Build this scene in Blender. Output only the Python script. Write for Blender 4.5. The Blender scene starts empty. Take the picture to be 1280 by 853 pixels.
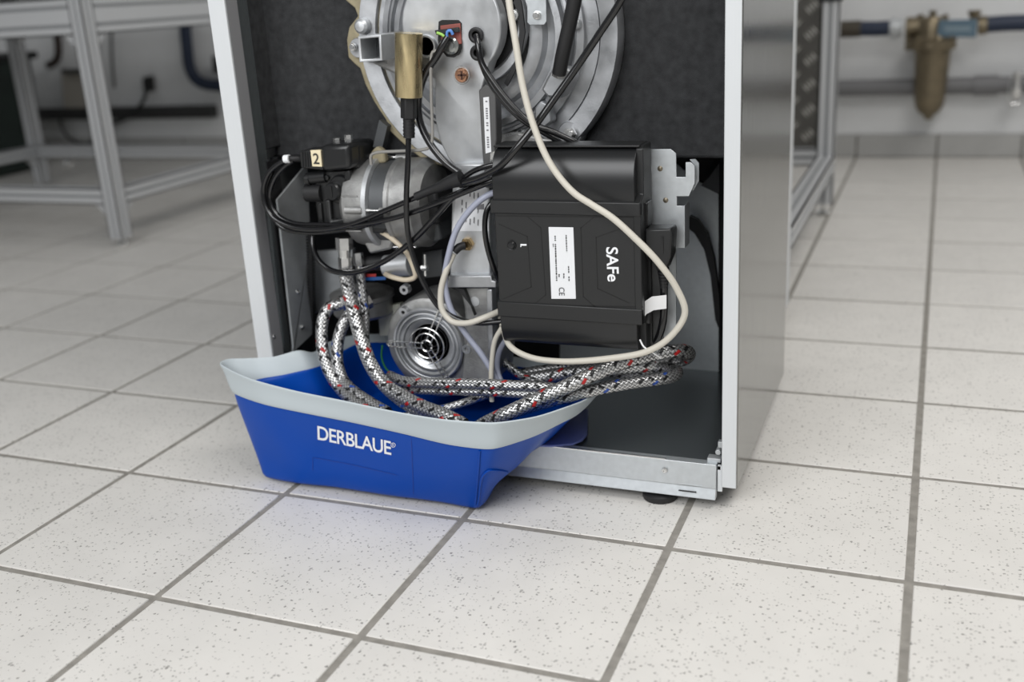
import bpy, bmesh, math, random
from mathutils import Vector, Matrix, noise
from mathutils.bvhtree import BVHTree
random.seed(7)
PI = math.pi
scene = bpy.context.scene
COL = scene.collection

# ------------------------------------------------------------------ camera
F_PX = 1311.35
YAW, PITCH, ROLL = -0.39269188, 0.322629943, -0.0592171
CAM = Vector((-0.0043257, -1.0094061, 0.59558298))
FWD = Vector((math.sin(YAW)*math.cos(PITCH), math.cos(YAW)*math.cos(PITCH), -math.sin(PITCH)))
_r = Vector((math.cos(YAW), -math.sin(YAW), 0)); _u = _r.cross(FWD)
RIGHT = math.cos(ROLL)*_r + math.sin(ROLL)*_u
UP = -math.sin(ROLL)*_r + math.cos(ROLL)*_u
cam_data = bpy.data.cameras.new('camera'); cam = bpy.data.objects.new('camera', cam_data); COL.objects.link(cam)
m = Matrix((RIGHT, UP, -FWD)).transposed().to_4x4(); m.translation = CAM
cam.matrix_world = m
cam_data.sensor_width = 36; cam_data.lens = F_PX/1280*36
cam_data.clip_start = 0.02; cam_data.clip_end = 60
cam_data.dof.use_dof = True; cam_data.dof.focus_distance = 1.17; cam_data.dof.aperture_fstop = 3.2
scene.camera = cam

# ------------------------------------------------------------------ light
world = bpy.data.worlds.new('world'); scene.world = world; world.use_nodes = True
bg = world.node_tree.nodes['Background']; bg.inputs[0].default_value = (0.96, 0.98, 1.0, 1); bg.inputs[1].default_value = 0.15
def area(name, loc, target, sx, sy, power, col=(1, 1, 1)):
    d = bpy.data.lights.new(name, 'AREA'); d.shape = 'RECTANGLE'; d.size = sx; d.size_y = sy; d.energy = power; d.color = col
    o = bpy.data.objects.new(name, d); COL.objects.link(o); o.location = loc
    o.rotation_euler = (Vector(target)-Vector(loc)).to_track_quat('-Z', 'Y').to_euler()
    return o
area('window_light', (-0.8, -2.0, 1.6), (-0.5, 0.1, 0.1), 2.0, 1.3, 38, (0.98, 0.99, 1.0))
area('ceiling_light', (0.6, -0.6, 2.4), (-0.2, 0.0, 0.0), 1.4, 0.8, 20, (1.0, 0.98, 0.95))
area('rear_fill_light', (1.1, 1.3, 2.5), (0.6, 1.8, 0.0), 1.6, 0.8, 15, (1.0, 0.97, 0.93))  # unseen fill, added to brighten the wall and floor at the right rear
scene.view_settings.view_transform = 'Standard'; scene.view_settings.look = 'None'
scene.view_settings.exposure = 0.43; scene.view_settings.gamma = 1.0; scene.view_settings.use_curve_mapping = False

# a photograph's pixel, turned into a real point on a plane of the room
def ray(px, py): return FWD + RIGHT*((px-640)/F_PX) - UP*((py-426.5)/F_PX)
def at(px, py, Y): d = ray(px, py); return CAM + d*((Y-CAM.y)/d.y)
def atz(px, py, z): d = ray(px, py); return CAM + d*((z-CAM.z)/d.z)
def atx(px, py, x): d = ray(px, py); return CAM + d*((x-CAM.x)/d.x)

# ------------------------------------------------------------------ materials
MATS = {}
def mat(name, col, rough=0.5, metal=0.0, noise_amt=0.0, nscale=40, bump=0.0, bscale=200, rvar=0.0, coat=0.0, aniso=None, spec=0.5):
    if name in MATS: return MATS[name]
    m = bpy.data.materials.new(name); m.use_nodes = True; nt = m.node_tree; b = nt.nodes['Principled BSDF']
    b.inputs['Base Color'].default_value = (*col, 1); b.inputs['Roughness'].default_value = rough; b.inputs['Metallic'].default_value = metal
    b.inputs['Coat Weight'].default_value = coat; b.inputs['Specular IOR Level'].default_value = spec
    tc = nt.nodes.new('ShaderNodeTexCoord')
    mp = nt.nodes.new('ShaderNodeMapping'); nt.links.new(tc.outputs['Object'], mp.inputs[0])
    if aniso: mp.inputs['Scale'].default_value = aniso
    if noise_amt or rvar:
        n = nt.nodes.new('ShaderNodeTexNoise'); n.inputs['Scale'].default_value = nscale; n.inputs['Detail'].default_value = 6
        nt.links.new(mp.outputs[0], n.inputs['Vector'])
        if noise_amt:
            r = nt.nodes.new('ShaderNodeMapRange'); r.inputs[1].default_value = .25; r.inputs[2].default_value = .75
            r.inputs[3].default_value = 1-noise_amt; r.inputs[4].default_value = 1+noise_amt
            nt.links.new(n.outputs[0], r.inputs[0])
            mx = nt.nodes.new('ShaderNodeVectorMath'); mx.operation = 'SCALE'; mx.inputs[0].default_value = col
            nt.links.new(r.outputs[0], mx.inputs['Scale']); nt.links.new(mx.outputs[0], b.inputs['Base Color'])
        if rvar:
            r = nt.nodes.new('ShaderNodeMapRange'); r.inputs[1].default_value = .3; r.inputs[2].default_value = .7
            r.inputs[3].default_value = max(.02, rough-rvar); r.inputs[4].default_value = rough+rvar
            nt.links.new(n.outputs[0], r.inputs[0]); nt.links.new(r.outputs[0], b.inputs['Roughness'])
    if bump:
        n2 = nt.nodes.new('ShaderNodeTexNoise'); n2.inputs['Scale'].default_value = bscale; n2.inputs['Detail'].default_value = 4
        nt.links.new(mp.outputs[0], n2.inputs['Vector'])
        bp = nt.nodes.new('ShaderNodeBump'); bp.inputs['Strength'].default_value = bump; bp.inputs['Distance'].default_value = .001
        nt.links.new(n2.outputs[0], bp.inputs['Height']); nt.links.new(bp.outputs[0], b.inputs['Normal'])
    MATS[name] = m; return m

def tile_material(name, base, far=False):
    m = mat(name, base, .42)
    nt = m.node_tree; b = nt.nodes['Principled BSDF']; L = nt.links
    g = nt.nodes.new('ShaderNodeNewGeometry')
    oi = nt.nodes.new('ShaderNodeObjectInfo')
    v = nt.nodes.new('ShaderNodeTexVoronoi'); v.inputs['Scale'].default_value = 270; v.feature = 'F1'
    wob = nt.nodes.new('ShaderNodeTexNoise'); wob.inputs['Scale'].default_value = 500
    wa = nt.nodes.new('ShaderNodeVectorMath'); wa.operation = 'MULTIPLY_ADD'; wa.inputs[1].default_value = (.004, .004, .004)
    L.new(g.outputs['Position'], wob.inputs['Vector']); L.new(wob.outputs['Color'], wa.inputs[0]); L.new(g.outputs['Position'], wa.inputs[2])
    L.new(wa.outputs[0], v.inputs['Vector'])
    # only some cells carry a dark speck, of a random size
    sp = nt.nodes.new('ShaderNodeSeparateColor'); L.new(v.outputs['Color'], sp.inputs[0])
    thr = nt.nodes.new('ShaderNodeMapRange'); thr.inputs[1].default_value = .45; thr.inputs[2].default_value = 1; thr.inputs[3].default_value = 0.0; thr.inputs[4].default_value = .44
    L.new(sp.outputs[0], thr.inputs[0])
    lt = nt.nodes.new('ShaderNodeMath'); lt.operation = 'LESS_THAN'; L.new(v.outputs['Distance'], lt.inputs[0]); L.new(thr.outputs[0], lt.inputs[1])
    st = nt.nodes.new('ShaderNodeMath'); st.operation = 'MULTIPLY'; L.new(lt.outputs[0], st.inputs[0])
    s2 = nt.nodes.new('ShaderNodeMapRange'); s2.inputs[3].default_value = .25; s2.inputs[4].default_value = .75; L.new(sp.outputs[1], s2.inputs[0]); L.new(s2.outputs[0], st.inputs[1])
    n = nt.nodes.new('ShaderNodeTexNoise'); n.inputs['Scale'].default_value = 14; n.inputs['Detail'].default_value = 8; L.new(g.outputs['Position'], n.inputs['Vector'])
    r = nt.nodes.new('ShaderNodeMapRange'); r.inputs[1].default_value = .3; r.inputs[2].default_value = .7; r.inputs[3].default_value = .96; r.inputs[4].default_value = 1.03
    L.new(n.outputs[0], r.inputs[0])
    r2 = nt.nodes.new('ShaderNodeMapRange'); r2.inputs[3].default_value = .965; r2.inputs[4].default_value = 1.02; L.new(oi.outputs['Random'], r2.inputs[0])
    mm = nt.nodes.new('ShaderNodeMath'); mm.operation = 'MULTIPLY'; L.new(r.outputs[0], mm.inputs[0]); L.new(r2.outputs[0], mm.inputs[1])
    sc = nt.nodes.new('ShaderNodeVectorMath'); sc.operation = 'SCALE'; sc.inputs[0].default_value = base; L.new(mm.outputs[0], sc.inputs['Scale'])
    mix = nt.nodes.new('ShaderNodeMix'); mix.data_type = 'RGBA'; L.new(st.outputs[0], mix.inputs['Factor']); L.new(sc.outputs[0], mix.inputs['A'])
    mix.inputs['B'].default_value = (.11, .10, .09, 1); L.new(mix.outputs['Result'], b.inputs['Base Color'])
    return m

def hose_material(name, fleck):
    m = mat(name, (.6, .6, .6), .3, .85)
    nt = m.node_tree; b = nt.nodes['Principled BSDF']; L = nt.links
    uv = nt.nodes.new('ShaderNodeUVMap'); s = nt.nodes.new('ShaderNodeSeparateXYZ'); L.new(uv.outputs[0], s.inputs[0])
    def M(op, a, bb=None):
        n = nt.nodes.new('ShaderNodeMath'); n.operation = op
        for i, q in enumerate((a, bb)):
            if q is None: continue
            if isinstance(q, (int, float)): n.inputs[i].default_value = q
            else: L.new(q, n.inputs[i])
        return n.outputs[0]
    U, V = s.outputs[0], s.outputs[1]          # U: turns round the hose, V: metres along it
    NS, NV = 10, 165
    A = M('ADD', M('MULTIPLY', U, NS), M('MULTIPLY', V, NV)); Bq = M('SUBTRACT', M('MULTIPLY', U, NS), M('MULTIPLY', V, NV))
    fa = M('FRACT', A); fb = M('FRACT', Bq); FA = M('FLOOR', A); FB = M('FLOOR', Bq)
    ca = M('GREATER_THAN', M('ABSOLUTE', M('MODULO', M('ADD', FA, FB), 2.0)), .5)
    inv = M('SUBTRACT', 1.0, ca)
    h = M('ADD', M('MULTIPLY', M('SINE', M('MULTIPLY', fa, PI)), ca), M('MULTIPLY', M('SINE', M('MULTIPLY', fb, PI)), inv))
    tone = M('ADD', M('MULTIPLY', M('POWER', h, 1.1), .72), .03)
    def band(x, per, lo, hi):
        q = M('MODULO', M('ADD', x, per*400), per); return M('MULTIPLY', M('GREATER_THAN', q, lo), M('LESS_THAN', q, hi))
    # coloured threads surface for a few crossings at a time, then dive under the braid again
    ta = M('MULTIPLY', band(A, 10, 0, 1.0), band(Bq, 5, 0, 1.9))
    tb = M('MULTIPLY', band(A, 5, 1.1, 2.0), band(Bq, 5, 1.7, 3.9))
    td = M('MULTIPLY', band(Bq, 10, 5.0, 5.9), band(A, 5, 2.4, 4.2))
    cb = nt.nodes.new('ShaderNodeCombineColor')
    for i in range(3): L.new(tone, cb.inputs[i])
    m1 = nt.nodes.new('ShaderNodeMix'); m1.data_type = 'RGBA'; L.new(M('MAXIMUM', tb, td), m1.inputs['Factor']); L.new(cb.outputs[0], m1.inputs['A']); m1.inputs['B'].default_value = (.012, .012, .013, 1)
    m2 = nt.nodes.new('ShaderNodeMix'); m2.data_type = 'RGBA'; L.new(ta, m2.inputs['Factor']); L.new(m1.outputs['Result'], m2.inputs['A']); m2.inputs['B'].default_value = (*fleck, 1)
    L.new(m2.outputs['Result'], b.inputs['Base Color'])
    met = M('MULTIPLY', M('SUBTRACT', 1.0, M('MAXIMUM', ta, M('MAXIMUM', tb, td))), .8); L.new(met, b.inputs['Metallic'])
    bp = nt.nodes.new('ShaderNodeBump'); bp.inputs['Strength'].default_value = .7; bp.inputs['Distance'].default_value = .0008
    L.new(h, bp.inputs['Height']); L.new(bp.outputs[0], b.inputs['Normal'])
    return m

tile_m = tile_material('speckled_tile', (.70, .68, .645))
skirt_m = tile_material('skirting_tile', (.42, .42, .41))
grout_m = mat('grout', (.26, .245, .22), .9, noise_amt=.25, nscale=60, bump=.5, bscale=400)
wall_m = mat('white_plaster', (.77, .78, .785), .8, noise_amt=.04, nscale=8, bump=.15, bscale=60)
white_m = mat('white_coated_steel', (.62, .64, .655), .38, noise_amt=.015, nscale=30, aniso=(20, 20, .5))
side_m = mat('brushed_steel_panel', (.25, .25, .24), .15, .85, aniso=(30, 30, .6), rvar=.04, nscale=20)
galv_m = mat('galvanised_steel', (.58, .61, .63), .36, .7, noise_amt=.06, nscale=140, rvar=.03)
galvd_m = mat('dull_galvanised_steel', (.52, .54, .55), .5, .5, noise_amt=.10, nscale=60, rvar=.04)
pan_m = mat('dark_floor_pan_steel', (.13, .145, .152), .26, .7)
dark_m = mat('dark_grey_steel', (.09, .095, .10), .45, .3)
void_m = mat('void_black', (.008, .008, .009), .7)
insul_m = mat('black_fleece_insulation', (.038, .039, .041), .95, noise_amt=.32, nscale=90, bump=1.0, bscale=900, spec=.2)
cast_m = mat('cast_aluminium', (.44, .45, .465), .42, .80, noise_amt=.24, nscale=38, rvar=.10, bump=.15, bscale=500)
castl_m = mat('machined_aluminium_cover', (.55, .565, .58), .42, .68, noise_amt=.18, nscale=30, rvar=.09, bump=.08, bscale=400)
castr_m = mat('rough_cast_aluminium', (.34, .34, .335), .48, .75, noise_amt=.32, nscale=50, bump=.5, bscale=700)
lam_m = mat('motor_laminations', (.10, .105, .11), .5, .5, aniso=(1, 1, 1))
gasket_m = mat('fibre_gasket', (.30, .26, .17), .85, noise_amt=.25, nscale=60, bump=.4)
brass_m = mat('worn_brass', (.52, .43, .25), .32, .9, noise_amt=.35, nscale=45, rvar=.12, aniso=(2.5, 2.5, .5))
brassn_m = mat('brass_nut', (.62, .44, .22), .25, .95, noise_amt=.2, nscale=200)
copper_m = mat('copper_screw', (.70, .38, .24), .22, .95, noise_amt=.3, nscale=300)
chrome_m = mat('bright_zinc', (.78, .78, .77), .22, .95, noise_amt=.08, nscale=150)
plast_m = mat('black_plastic', (.014, .0145, .0150), .42, bump=.12, bscale=1200)
plasts_m = mat('satin_black_plastic', (.0125, .013, .0138), .30)
rubber_m = mat('black_rubber', (.010, .010, .011), .55)
cable_m = mat('black_cable_jacket', (.006, .006, .007), .22, coat=.3)
cream_m = mat('cream_cable_jacket', (.58, .55, .48), .45)
bluegrey_m = mat('blue_grey_cable_jacket', (.36, .38, .47), .45)
tan_m = mat('tan_silicone_lead', (.60, .52, .40), .5)
blue_m = mat('blue_soft_plastic', (.0, .058, .37), .36, spec=.22)
flap_m = mat('dusky_blue_flap', (.20, .24, .54), .45)
rim_m = mat('light_grey_rubber_rim', (.50, .555, .58), .42, bump=.05, bscale=40)
print_m = mat('white_print', (.85, .86, .88), .5)
label_m = mat('white_label', (.80, .81, .83), .4)
ink_m = mat('black_ink', (.02, .02, .02), .5)
cream_label_m = mat('cream_label', (.80, .70, .48), .5)
emboss_shade_m = mat('blue_emboss_shade', (.0, .036, .30), .4)
profile_m = mat('anodised_aluminium_profile', (.56, .57, .58), .42, .25)
groove_m = mat('profile_groove', (.30, .31, .32), .5, .3)
green_m = mat('dark_green_plastic', (.012, .022, .018), .6, noise_amt=.3, nscale=12)
navy_m = mat('navy_pipe_insulation', (.012, .022, .05), .5)
greypipe_m = mat('grey_pipe', (.16, .16, .165), .5)
brown_m = mat('dark_brown_pipe', (.03, .018, .014), .5)
bronze_m = mat('bronze_filter_body', (.20, .165, .11), .38, .7, noise_amt=.2, nscale=30)
sign_m = mat('slate_blue_sign', (.09, .15, .20), .5)
signtext_m = mat('faded_sign_print', (.22, .29, .33), .6)
check_m = mat('checker_plate_steel', (.13, .125, .115), .42, .7, noise_amt=.25, nscale=14)
red_m = mat('dull_red_plastic', (.26, .07, .055), .5)
glass_m = mat('grey_glass_lens', (.30, .31, .30), .12, .6)
blonde_m = mat('pale_plastic', (.50, .50, .42), .5)
hose_r = hose_material('steel_braid_red_fleck', (.42, .02, .02))
hose_b = hose_material('steel_braid_blue_fleck', (.03, .08, .34))

# ------------------------------------------------------------------ mesh builder
def wloc(o):
    v = Vector((0, 0, 0))
    while o is not None: v = v + Vector(o.location); o = o.parent
    return v

class MB:
    def __init__(s): s.v = []; s.f = []; s.uv = None
    def add(s, vs, fs):
        o = len(s.v); s.v += [Vector(p) for p in vs]; s.f += [tuple(i+o for i in f) for f in fs]; return s
    def box(s, a, b):
        x0, y0, z0 = [min(a[i], b[i]) for i in range(3)]; x1, y1, z1 = [max(a[i], b[i]) for i in range(3)]
        return s.add([(x0,y0,z0),(x1,y0,z0),(x1,y1,z0),(x0,y1,z0),(x0,y0,z1),(x1,y0,z1),(x1,y1,z1),(x0,y1,z1)],
                     [(0,3,2,1),(4,5,6,7),(0,1,5,4),(1,2,6,5),(2,3,7,6),(3,0,4,7)])
    def ext(s, pts, d):
        """extrude a planar polygon by vector d"""
        n = len(pts); pts = [Vector(p) for p in pts]; d = Vector(d)
        nrm = Vector((0, 0, 0))
        for i in range(n): nrm += pts[i].cross(pts[(i+1) % n])
        if nrm.dot(d) > 0: pts = pts[::-1]
        vs = pts + [p+d for p in pts]
        fs = [tuple(range(n)), tuple(range(2*n-1, n-1, -1))]
        for i in range(n): j = (i+1) % n; fs.append((j, i, i+n, j+n))
        return s.add(vs, fs)
    def prism(s, px, Y0, Y1): return s.ext([at(x, y, Y0) for x, y in px], (0, Y1-Y0, 0))
    def lathe(s, c, prof, axis=(0, 1, 0), n=48, caps=(True, True), arc=None):
        """prof: (radius, distance along axis)"""
        ax = Vector(axis).normalized(); t = Vector((0, 0, 1)) if abs(ax.z) < .9 else Vector((1, 0, 0))
        e1 = ax.cross(t).normalized(); e2 = ax.cross(e1); c = Vector(c); vs = []; fs = []
        for r, h in prof:
            for k in range(n):
                a = 2*PI*k/n; vs.append(c + ax*h + (e1*math.cos(a)+e2*math.sin(a))*r)
        for i in range(len(prof)-1):
            for k in range(n):
                l = (k+1) % n; fs.append((i*n+k, i*n+l, (i+1)*n+l, (i+1)*n+k))
        if caps[0] and prof[0][0] > 1e-6: fs.append(tuple(range(n-1, -1, -1)))
        if caps[1] and prof[-1][0] > 1e-6: fs.append(tuple(range((len(prof)-1)*n, len(prof)*n)))
        return s.add(vs, fs)
    def cyl(s, a, b, r, n=24, r2=None):
        a = Vector(a); b = Vector(b); L = (b-a).length
        return s.lathe(a, [(r, 0), (r if r2 is None else r2, L)], b-a, n)
    def sphere(s, c, r, n=16, sz=1.0):
        return s.lathe(c, [(max(1e-5, r*math.sin(PI*i/10)), -r*math.cos(PI*i/10)*sz) for i in range(11)], (0, 0, 1), n)
    def tube(s, pts, r, n=12, step=None, closed=False, uv=False):
        P = smooth_path(pts, step or max(r*.9, .002)); m = len(P)
        R = r if callable(r) else (lambda t: r)
        T = [(P[min(i+1, m-1)]-P[max(i-1, 0)]).normalized() for i in range(m)]
        ref = Vector((0, 0, 1)) if abs(T[0].z) < .9 else Vector((0, 1, 0))
        e = (ref - T[0]*ref.dot(T[0])).normalized(); vs = []; fs = []; uvs = []; dist = 0; D = []
        for i in range(m):
            if i: dist += (P[i]-P[i-1]).length
            D.append(dist)
            e = (e - T[i]*e.dot(T[i])).normalized(); g = T[i].cross(e)
            for k in range(n): a = 2*PI*k/n; vs.append(P[i] + (e*math.cos(a)+g*math.sin(a))*R(i/(m-1)))
        o = len(s.f)
        for i in range(m-1):
            for k in range(n):
                l = (k+1) % n; fs.append((i*n+k, i*n+l, (i+1)*n+l, (i+1)*n+k))
                uvs.append(((k/n, D[i]), ((k+1)/n, D[i]), ((k+1)/n, D[i+1]), (k/n, D[i+1])))
        fs.append(tuple(range(n-1, -1, -1))); fs.append(tuple(range((m-1)*n, m*n)))
        uvs.append(None); uvs.append(None)
        if uv: s.uv = uvs
        return s.add(vs, fs)
    def build(s, name, m, parent=None, origin=None, bevel=0, smooth=True, ang=35, seg=2):
        base = wloc(parent) if parent else Vector((0, 0, 0))
        if parent is None:
            if origin is None:
                xs = [[v[i] for v in s.v] for i in range(3)]
                origin = Vector(((min(xs[0])+max(xs[0]))/2, (min(xs[1])+max(xs[1]))/2, min(xs[2])))
            base = Vector(origin)
        me = bpy.data.meshes.new(name); me.from_pydata([tuple(v-base) for v in s.v], [], s.f)
        if s.uv:
            l = me.uv_layers.new(name='UVMap'); k = 0
            for f, u in zip(s.f, s.uv):
                for j in range(len(f)):
                    l.data[k].uv = u[j] if u else (0, 0); k += 1
        bm = bmesh.new(); bm.from_mesh(me)
        if not s.uv: bmesh.ops.recalc_face_normals(bm, faces=bm.faces)
        bm.to_mesh(me); bm.free()
        me.materials.append(m)
        if smooth:
            me.shade_smooth(); me.set_sharp_from_angle(angle=math.radians(ang))
        o = bpy.data.objects.new(name, me); COL.objects.link(o)
        if parent: o.parent = parent
        else: o.location = base
        if bevel:
            b = o.modifiers.new('bevel', 'BEVEL'); b.width = bevel; b.segments = seg; b.limit_method = 'ANGLE'; b.angle_limit = math.radians(40)
            b.harden_normals = False
        return o

def smooth_path(pts, step):
    P = [Vector(p) for p in pts]
    if len(P) == 2:
        n = max(2, int((P[1]-P[0]).length/.02)); return [P[0].lerp(P[1], i/n) for i in range(n+1)]
    E = [P[0]*2-P[1]] + P + [P[-1]*2-P[-2]]; out = []
    for i in range(1, len(E)-2):
        p0, p1, p2, p3 = E[i-1:i+3]; n = max(2, int((p2-p1).length/step))
        # centripetal Catmull-Rom
        t0 = 0; t1 = t0+max((p1-p0).length, 1e-6)**.5; t2 = t1+max((p2-p1).length, 1e-6)**.5; t3 = t2+max((p3-p2).length, 1e-6)**.5
        for k in range(n):
            t = t1+(t2-t1)*k/n
            a1 = p0*((t1-t)/(t1-t0))+p1*((t-t0)/(t1-t0)); a2 = p1*((t2-t)/(t2-t1))+p2*((t-t1)/(t2-t1)); a3 = p2*((t3-t)/(t3-t2))+p3*((t-t2)/(t3-t2))
            b1 = a1*((t2-t)/(t2-t0))+a2*((t-t0)/(t2-t0)); b2 = a2*((t3-t)/(t3-t1))+a3*((t-t1)/(t3-t1))
            out.append(b1*((t2-t)/(t2-t1))+b2*((t-t1)/(t2-t1)))
    out.append(P[-1]); return out

def tag(o, label=None, cat=None, group=None, kind=None):
    if label: o['label'] = label
    if cat: o['category'] = cat
    if group: o['group'] = group
    if kind: o['kind'] = kind
    return o
def thing(name, label, cat, loc, group=None):
    o = bpy.data.objects.new(name, None); o.empty_display_size = .03; COL.objects.link(o); o.location = loc
    return tag(o, label, cat, group)
def structure(o): o['kind'] = 'structure'; return o

def text_mesh(body, size=1.0, spacing=1.0, bold=0.0):
    cu = bpy.data.curves.new('text', 'FONT'); cu.body = body; cu.size = size; cu.space_character = spacing; cu.offset = bold
    cu.resolution_u = 6
    o = bpy.data.objects.new('text', cu); COL.objects.link(o); bpy.context.view_layer.update()
    me = bpy.data.meshes.new_from_object(o.evaluated_get(bpy.context.evaluated_depsgraph_get()))
    bpy.data.objects.remove(o); bpy.data.curves.remove(cu)
    vs = [v.co.copy() for v in me.vertices]; fs = [tuple(p.vertices) for p in me.polygons]; bpy.data.meshes.remove(me)
    x0 = min(v.x for v in vs); x1 = max(v.x for v in vs); y0 = min(v.y for v in vs); y1 = max(v.y for v in vs)
    return [((v.x-x0)/(x1-x0), (v.y-y0)/(y1-y0)) for v in vs], fs

def on_plane(name, body, m, parent, o, ux, uy, nrm, bold=0.0, spacing=1.0):
    """lettering laid on a flat face: o = lower left corner, ux/uy = full width and height vectors"""
    vs, fs = text_mesh(body, 1, spacing, bold); nrm = Vector(nrm).normalized()
    b = MB(); b.add([Vector(o)+Vector(ux)*x+Vector(uy)*y+nrm*.0004 for x, y in vs], fs)
    me_o = b.build(name, m, parent, smooth=False); return me_o

def copy_tree(o, parent=None):
    c = o.copy(); COL.objects.link(c); c.parent = parent
    for ch in list(o.children): copy_tree(ch, c)
    return c

# ================================================================== SETTING
T = .25
floor = structure(MB().box((-7.5, -2.2, -.03), (3.5, 2.70, -.0012)).build('floor', grout_m, origin=(0, 0, 0), smooth=False))
tm = None
def in_view(p, margin):
    d = p-CAM; c = d.dot(FWD)
    if c < .25: return False
    x = 640+F_PX*d.dot(RIGHT)/c; y = 426.5-F_PX*d.dot(UP)/c
    return -margin < x < 1280+margin and -margin < y < 853+margin
g = .0042
outside = []
for i in range(-30, 9):
    for j in range(-9, 11):
        x0, y0 = i*T, j*T; hi = min(y0+T, 2.70)
        cs = [Vector((x0+a*T, y0+b*T, 0)) for a in (0, .5, 1) for b in (0, .5, 1)]
        if not any(in_view(c, 60) for c in cs): outside.append((x0, y0, hi)); continue
        full = hi == y0+T
        if full and tm is not None:
            o = tm.copy(); COL.objects.link(o)
        else:
            o = MB().box((g, g, -.012), (T-g, hi-y0-(g if full else 0), 0)).build('tile', tile_m, floor, bevel=.0012)
            if full: tm = o
        o.parent = floor; o.location = (x0, y0, random.uniform(-.0004, .0004))
b = MB()
for x0, y0, hi in outside: b.box((x0+g, y0+g, -.012), (x0+T-g, min(hi, 2.70)-g, 0))
tag(b.build('tile_field', tile_m, floor, smooth=False), kind='stuff')
structure(MB().box((-7.5, 2.70, -.03), (3.5, 2.85, 2.7)).build('wall_back', wall_m, smooth=False))
structure(MB().box((-7.6, -2.2, -.03), (-7.5, 2.85, 2.7)).build('wall_left', wall_m, smooth=False))
structure(MB().box((3.5, -2.2, -.03), (3.6, 2.85, 2.7)).build('wall_right', wall_m, smooth=False))
skirt = structure(MB().box((-7.5, 2.692, 0), (3.5, 2.70, .073)).build('baseboard_back', grout_m, origin=(0, 2.7, 0), smooth=False))
sk = None
for i in range(-24, 8):
    if sk is None: sk = o = MB().box((.003, 2.684, .003), (T-.003, 2.696, .075)).build('skirting_tile', skirt_m, skirt, bevel=.001)
    else: o = sk.copy(); COL.objects.link(o); o.parent = skirt
    o.location = (i*T, 0, 0)

# ================================================================== BOILER CABINET
XL, XR, YF, YB = -.8405, -.193, .105, .50
cab = thing('boiler_cabinet', 'open grey-white boiler cabinet with its front cover off, standing on the tiled floor', 'boiler', ((XL+XR)/2, .3, 0))
H = 1.05
MB().box((XR-.0185, YF, .0285), (XR-.0012, YF+.004, H)).build('front_edge', white_m, cab, bevel=.001)
p = MB().box((XR-.004, YF+.0005, .0285), (XR, YB, H)).build('side_panel', side_m, cab, bevel=.0008); tag(p, 'satin metal right side panel mirroring the floor')
MB().box((XR-.0185, YF+.004, .0285), (XR-.0165, YF+.03, H)).build('panel_return', dark_m, cab)
MB().box((XL, YF, .0285), (XL+.0245, YF+.004, H)).build('front_edge', white_m, cab, bevel=.001)
MB().box((XL, YF+.004, .0285), (XL+.003, YB, H)).build('side_panel', white_m, cab)
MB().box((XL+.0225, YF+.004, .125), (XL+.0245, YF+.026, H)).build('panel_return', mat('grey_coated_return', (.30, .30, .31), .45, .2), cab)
MB().box((XL+.0205, YF+.026, .075), (XL+.0225, YF+.050, H)).build('inner_frame_strip', mat('dark_galvanised_sheet', (.20, .22, .225), .25, .7), cab)  # strip in darker galvanised sheet
# fleece insulation: back blanket with side return
MB().box((XL+.012, .190, .400), (XR-.015, .215, H)).build('insulation_blanket', insul_m, cab, bevel=.004)
MB().box((XL+.010, .152, .415), (XL+.0215, .192, H)).build('insulation_side', insul_m, cab, bevel=.002)
MB().box((XL+.006, .185, .02), (XL+.012, .42, .40)).build('side_lining', dark_m, cab)
MB().box((XL+.012, .216, .40), (XR-.006, .49, .85)).build('boiler_body', void_m, cab)
# lower compartment
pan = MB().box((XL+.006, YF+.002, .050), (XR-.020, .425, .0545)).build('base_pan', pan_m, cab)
MB().box((XL+.006, .425, .050), (XR-.005, .430, .40)).build('inner_back', void_m, cab)  # black sheet standing in for the dark void behind the back sheet
bs = MB().prism([(700, 462), (898, 470), (898, 242), (868, 224), (845, 205), (700, 190)], .419, .423).build('back_sheet', mat('bright_zinc_sheet', (.66, .70, .72), .42, .45, noise_amt=.05, nscale=140), cab)
MB().prism([(876, 232), (886, 222), (899, 204), (899, 243)], .40, .404).build('slanted_sheet', dark_m, cab)
MB().prism([(862, 270), (872, 275), (884, 292), (892, 322), (899, 372), (900, 415), (894, 400), (888, 345), (880, 312), (868, 292), (858, 284)], .395, .405).build('sealing_strip', rubber_m, cab)
# left grey bracket plate with rounded screws
pl = MB().ext([atx(x, y, -.8085) for x, y in [(347, 250), (384, 205), (388, 300), (390, 418), (366, 441), (368, 440)]], (-.003, 0, 0)).build('mounting_plate', galvd_m, cab)
for x, y in [(372, 365), (377, 409)]:
    c = atx(x, y, -.8085); MB().lathe(c, [(.0001, .0035), (.002, .003), (.0036, .001), (.0036, 0)], (1, 0, 0), 16).build('screw', chrome_m, pl)
sc = atx(342.5, 421, XL+.0245); MB().lathe(sc, [(.0001, .002), (.0028, .001), (.003, 0)], (1, 0, 0), 14).build('screw', chrome_m, cab)
MB().box((XL+.0215, .150, .06), (XL+.0245, .176, .40)).build('rubber_strip', rubber_m, cab)
b = MB()
for k in range(34):
    a = at(388+k*.05, 292+k*3.75, .20); b.box(a+Vector((-.0048, -.004, -.0013)), a+Vector((.0048, .004, .0013)))
b.cyl(at(388, 290, .20), at(390, 418, .20), .0035, 8)
tag(b.build('ribbed_edge_trim', rubber_m, cab), kind=None)
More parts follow.
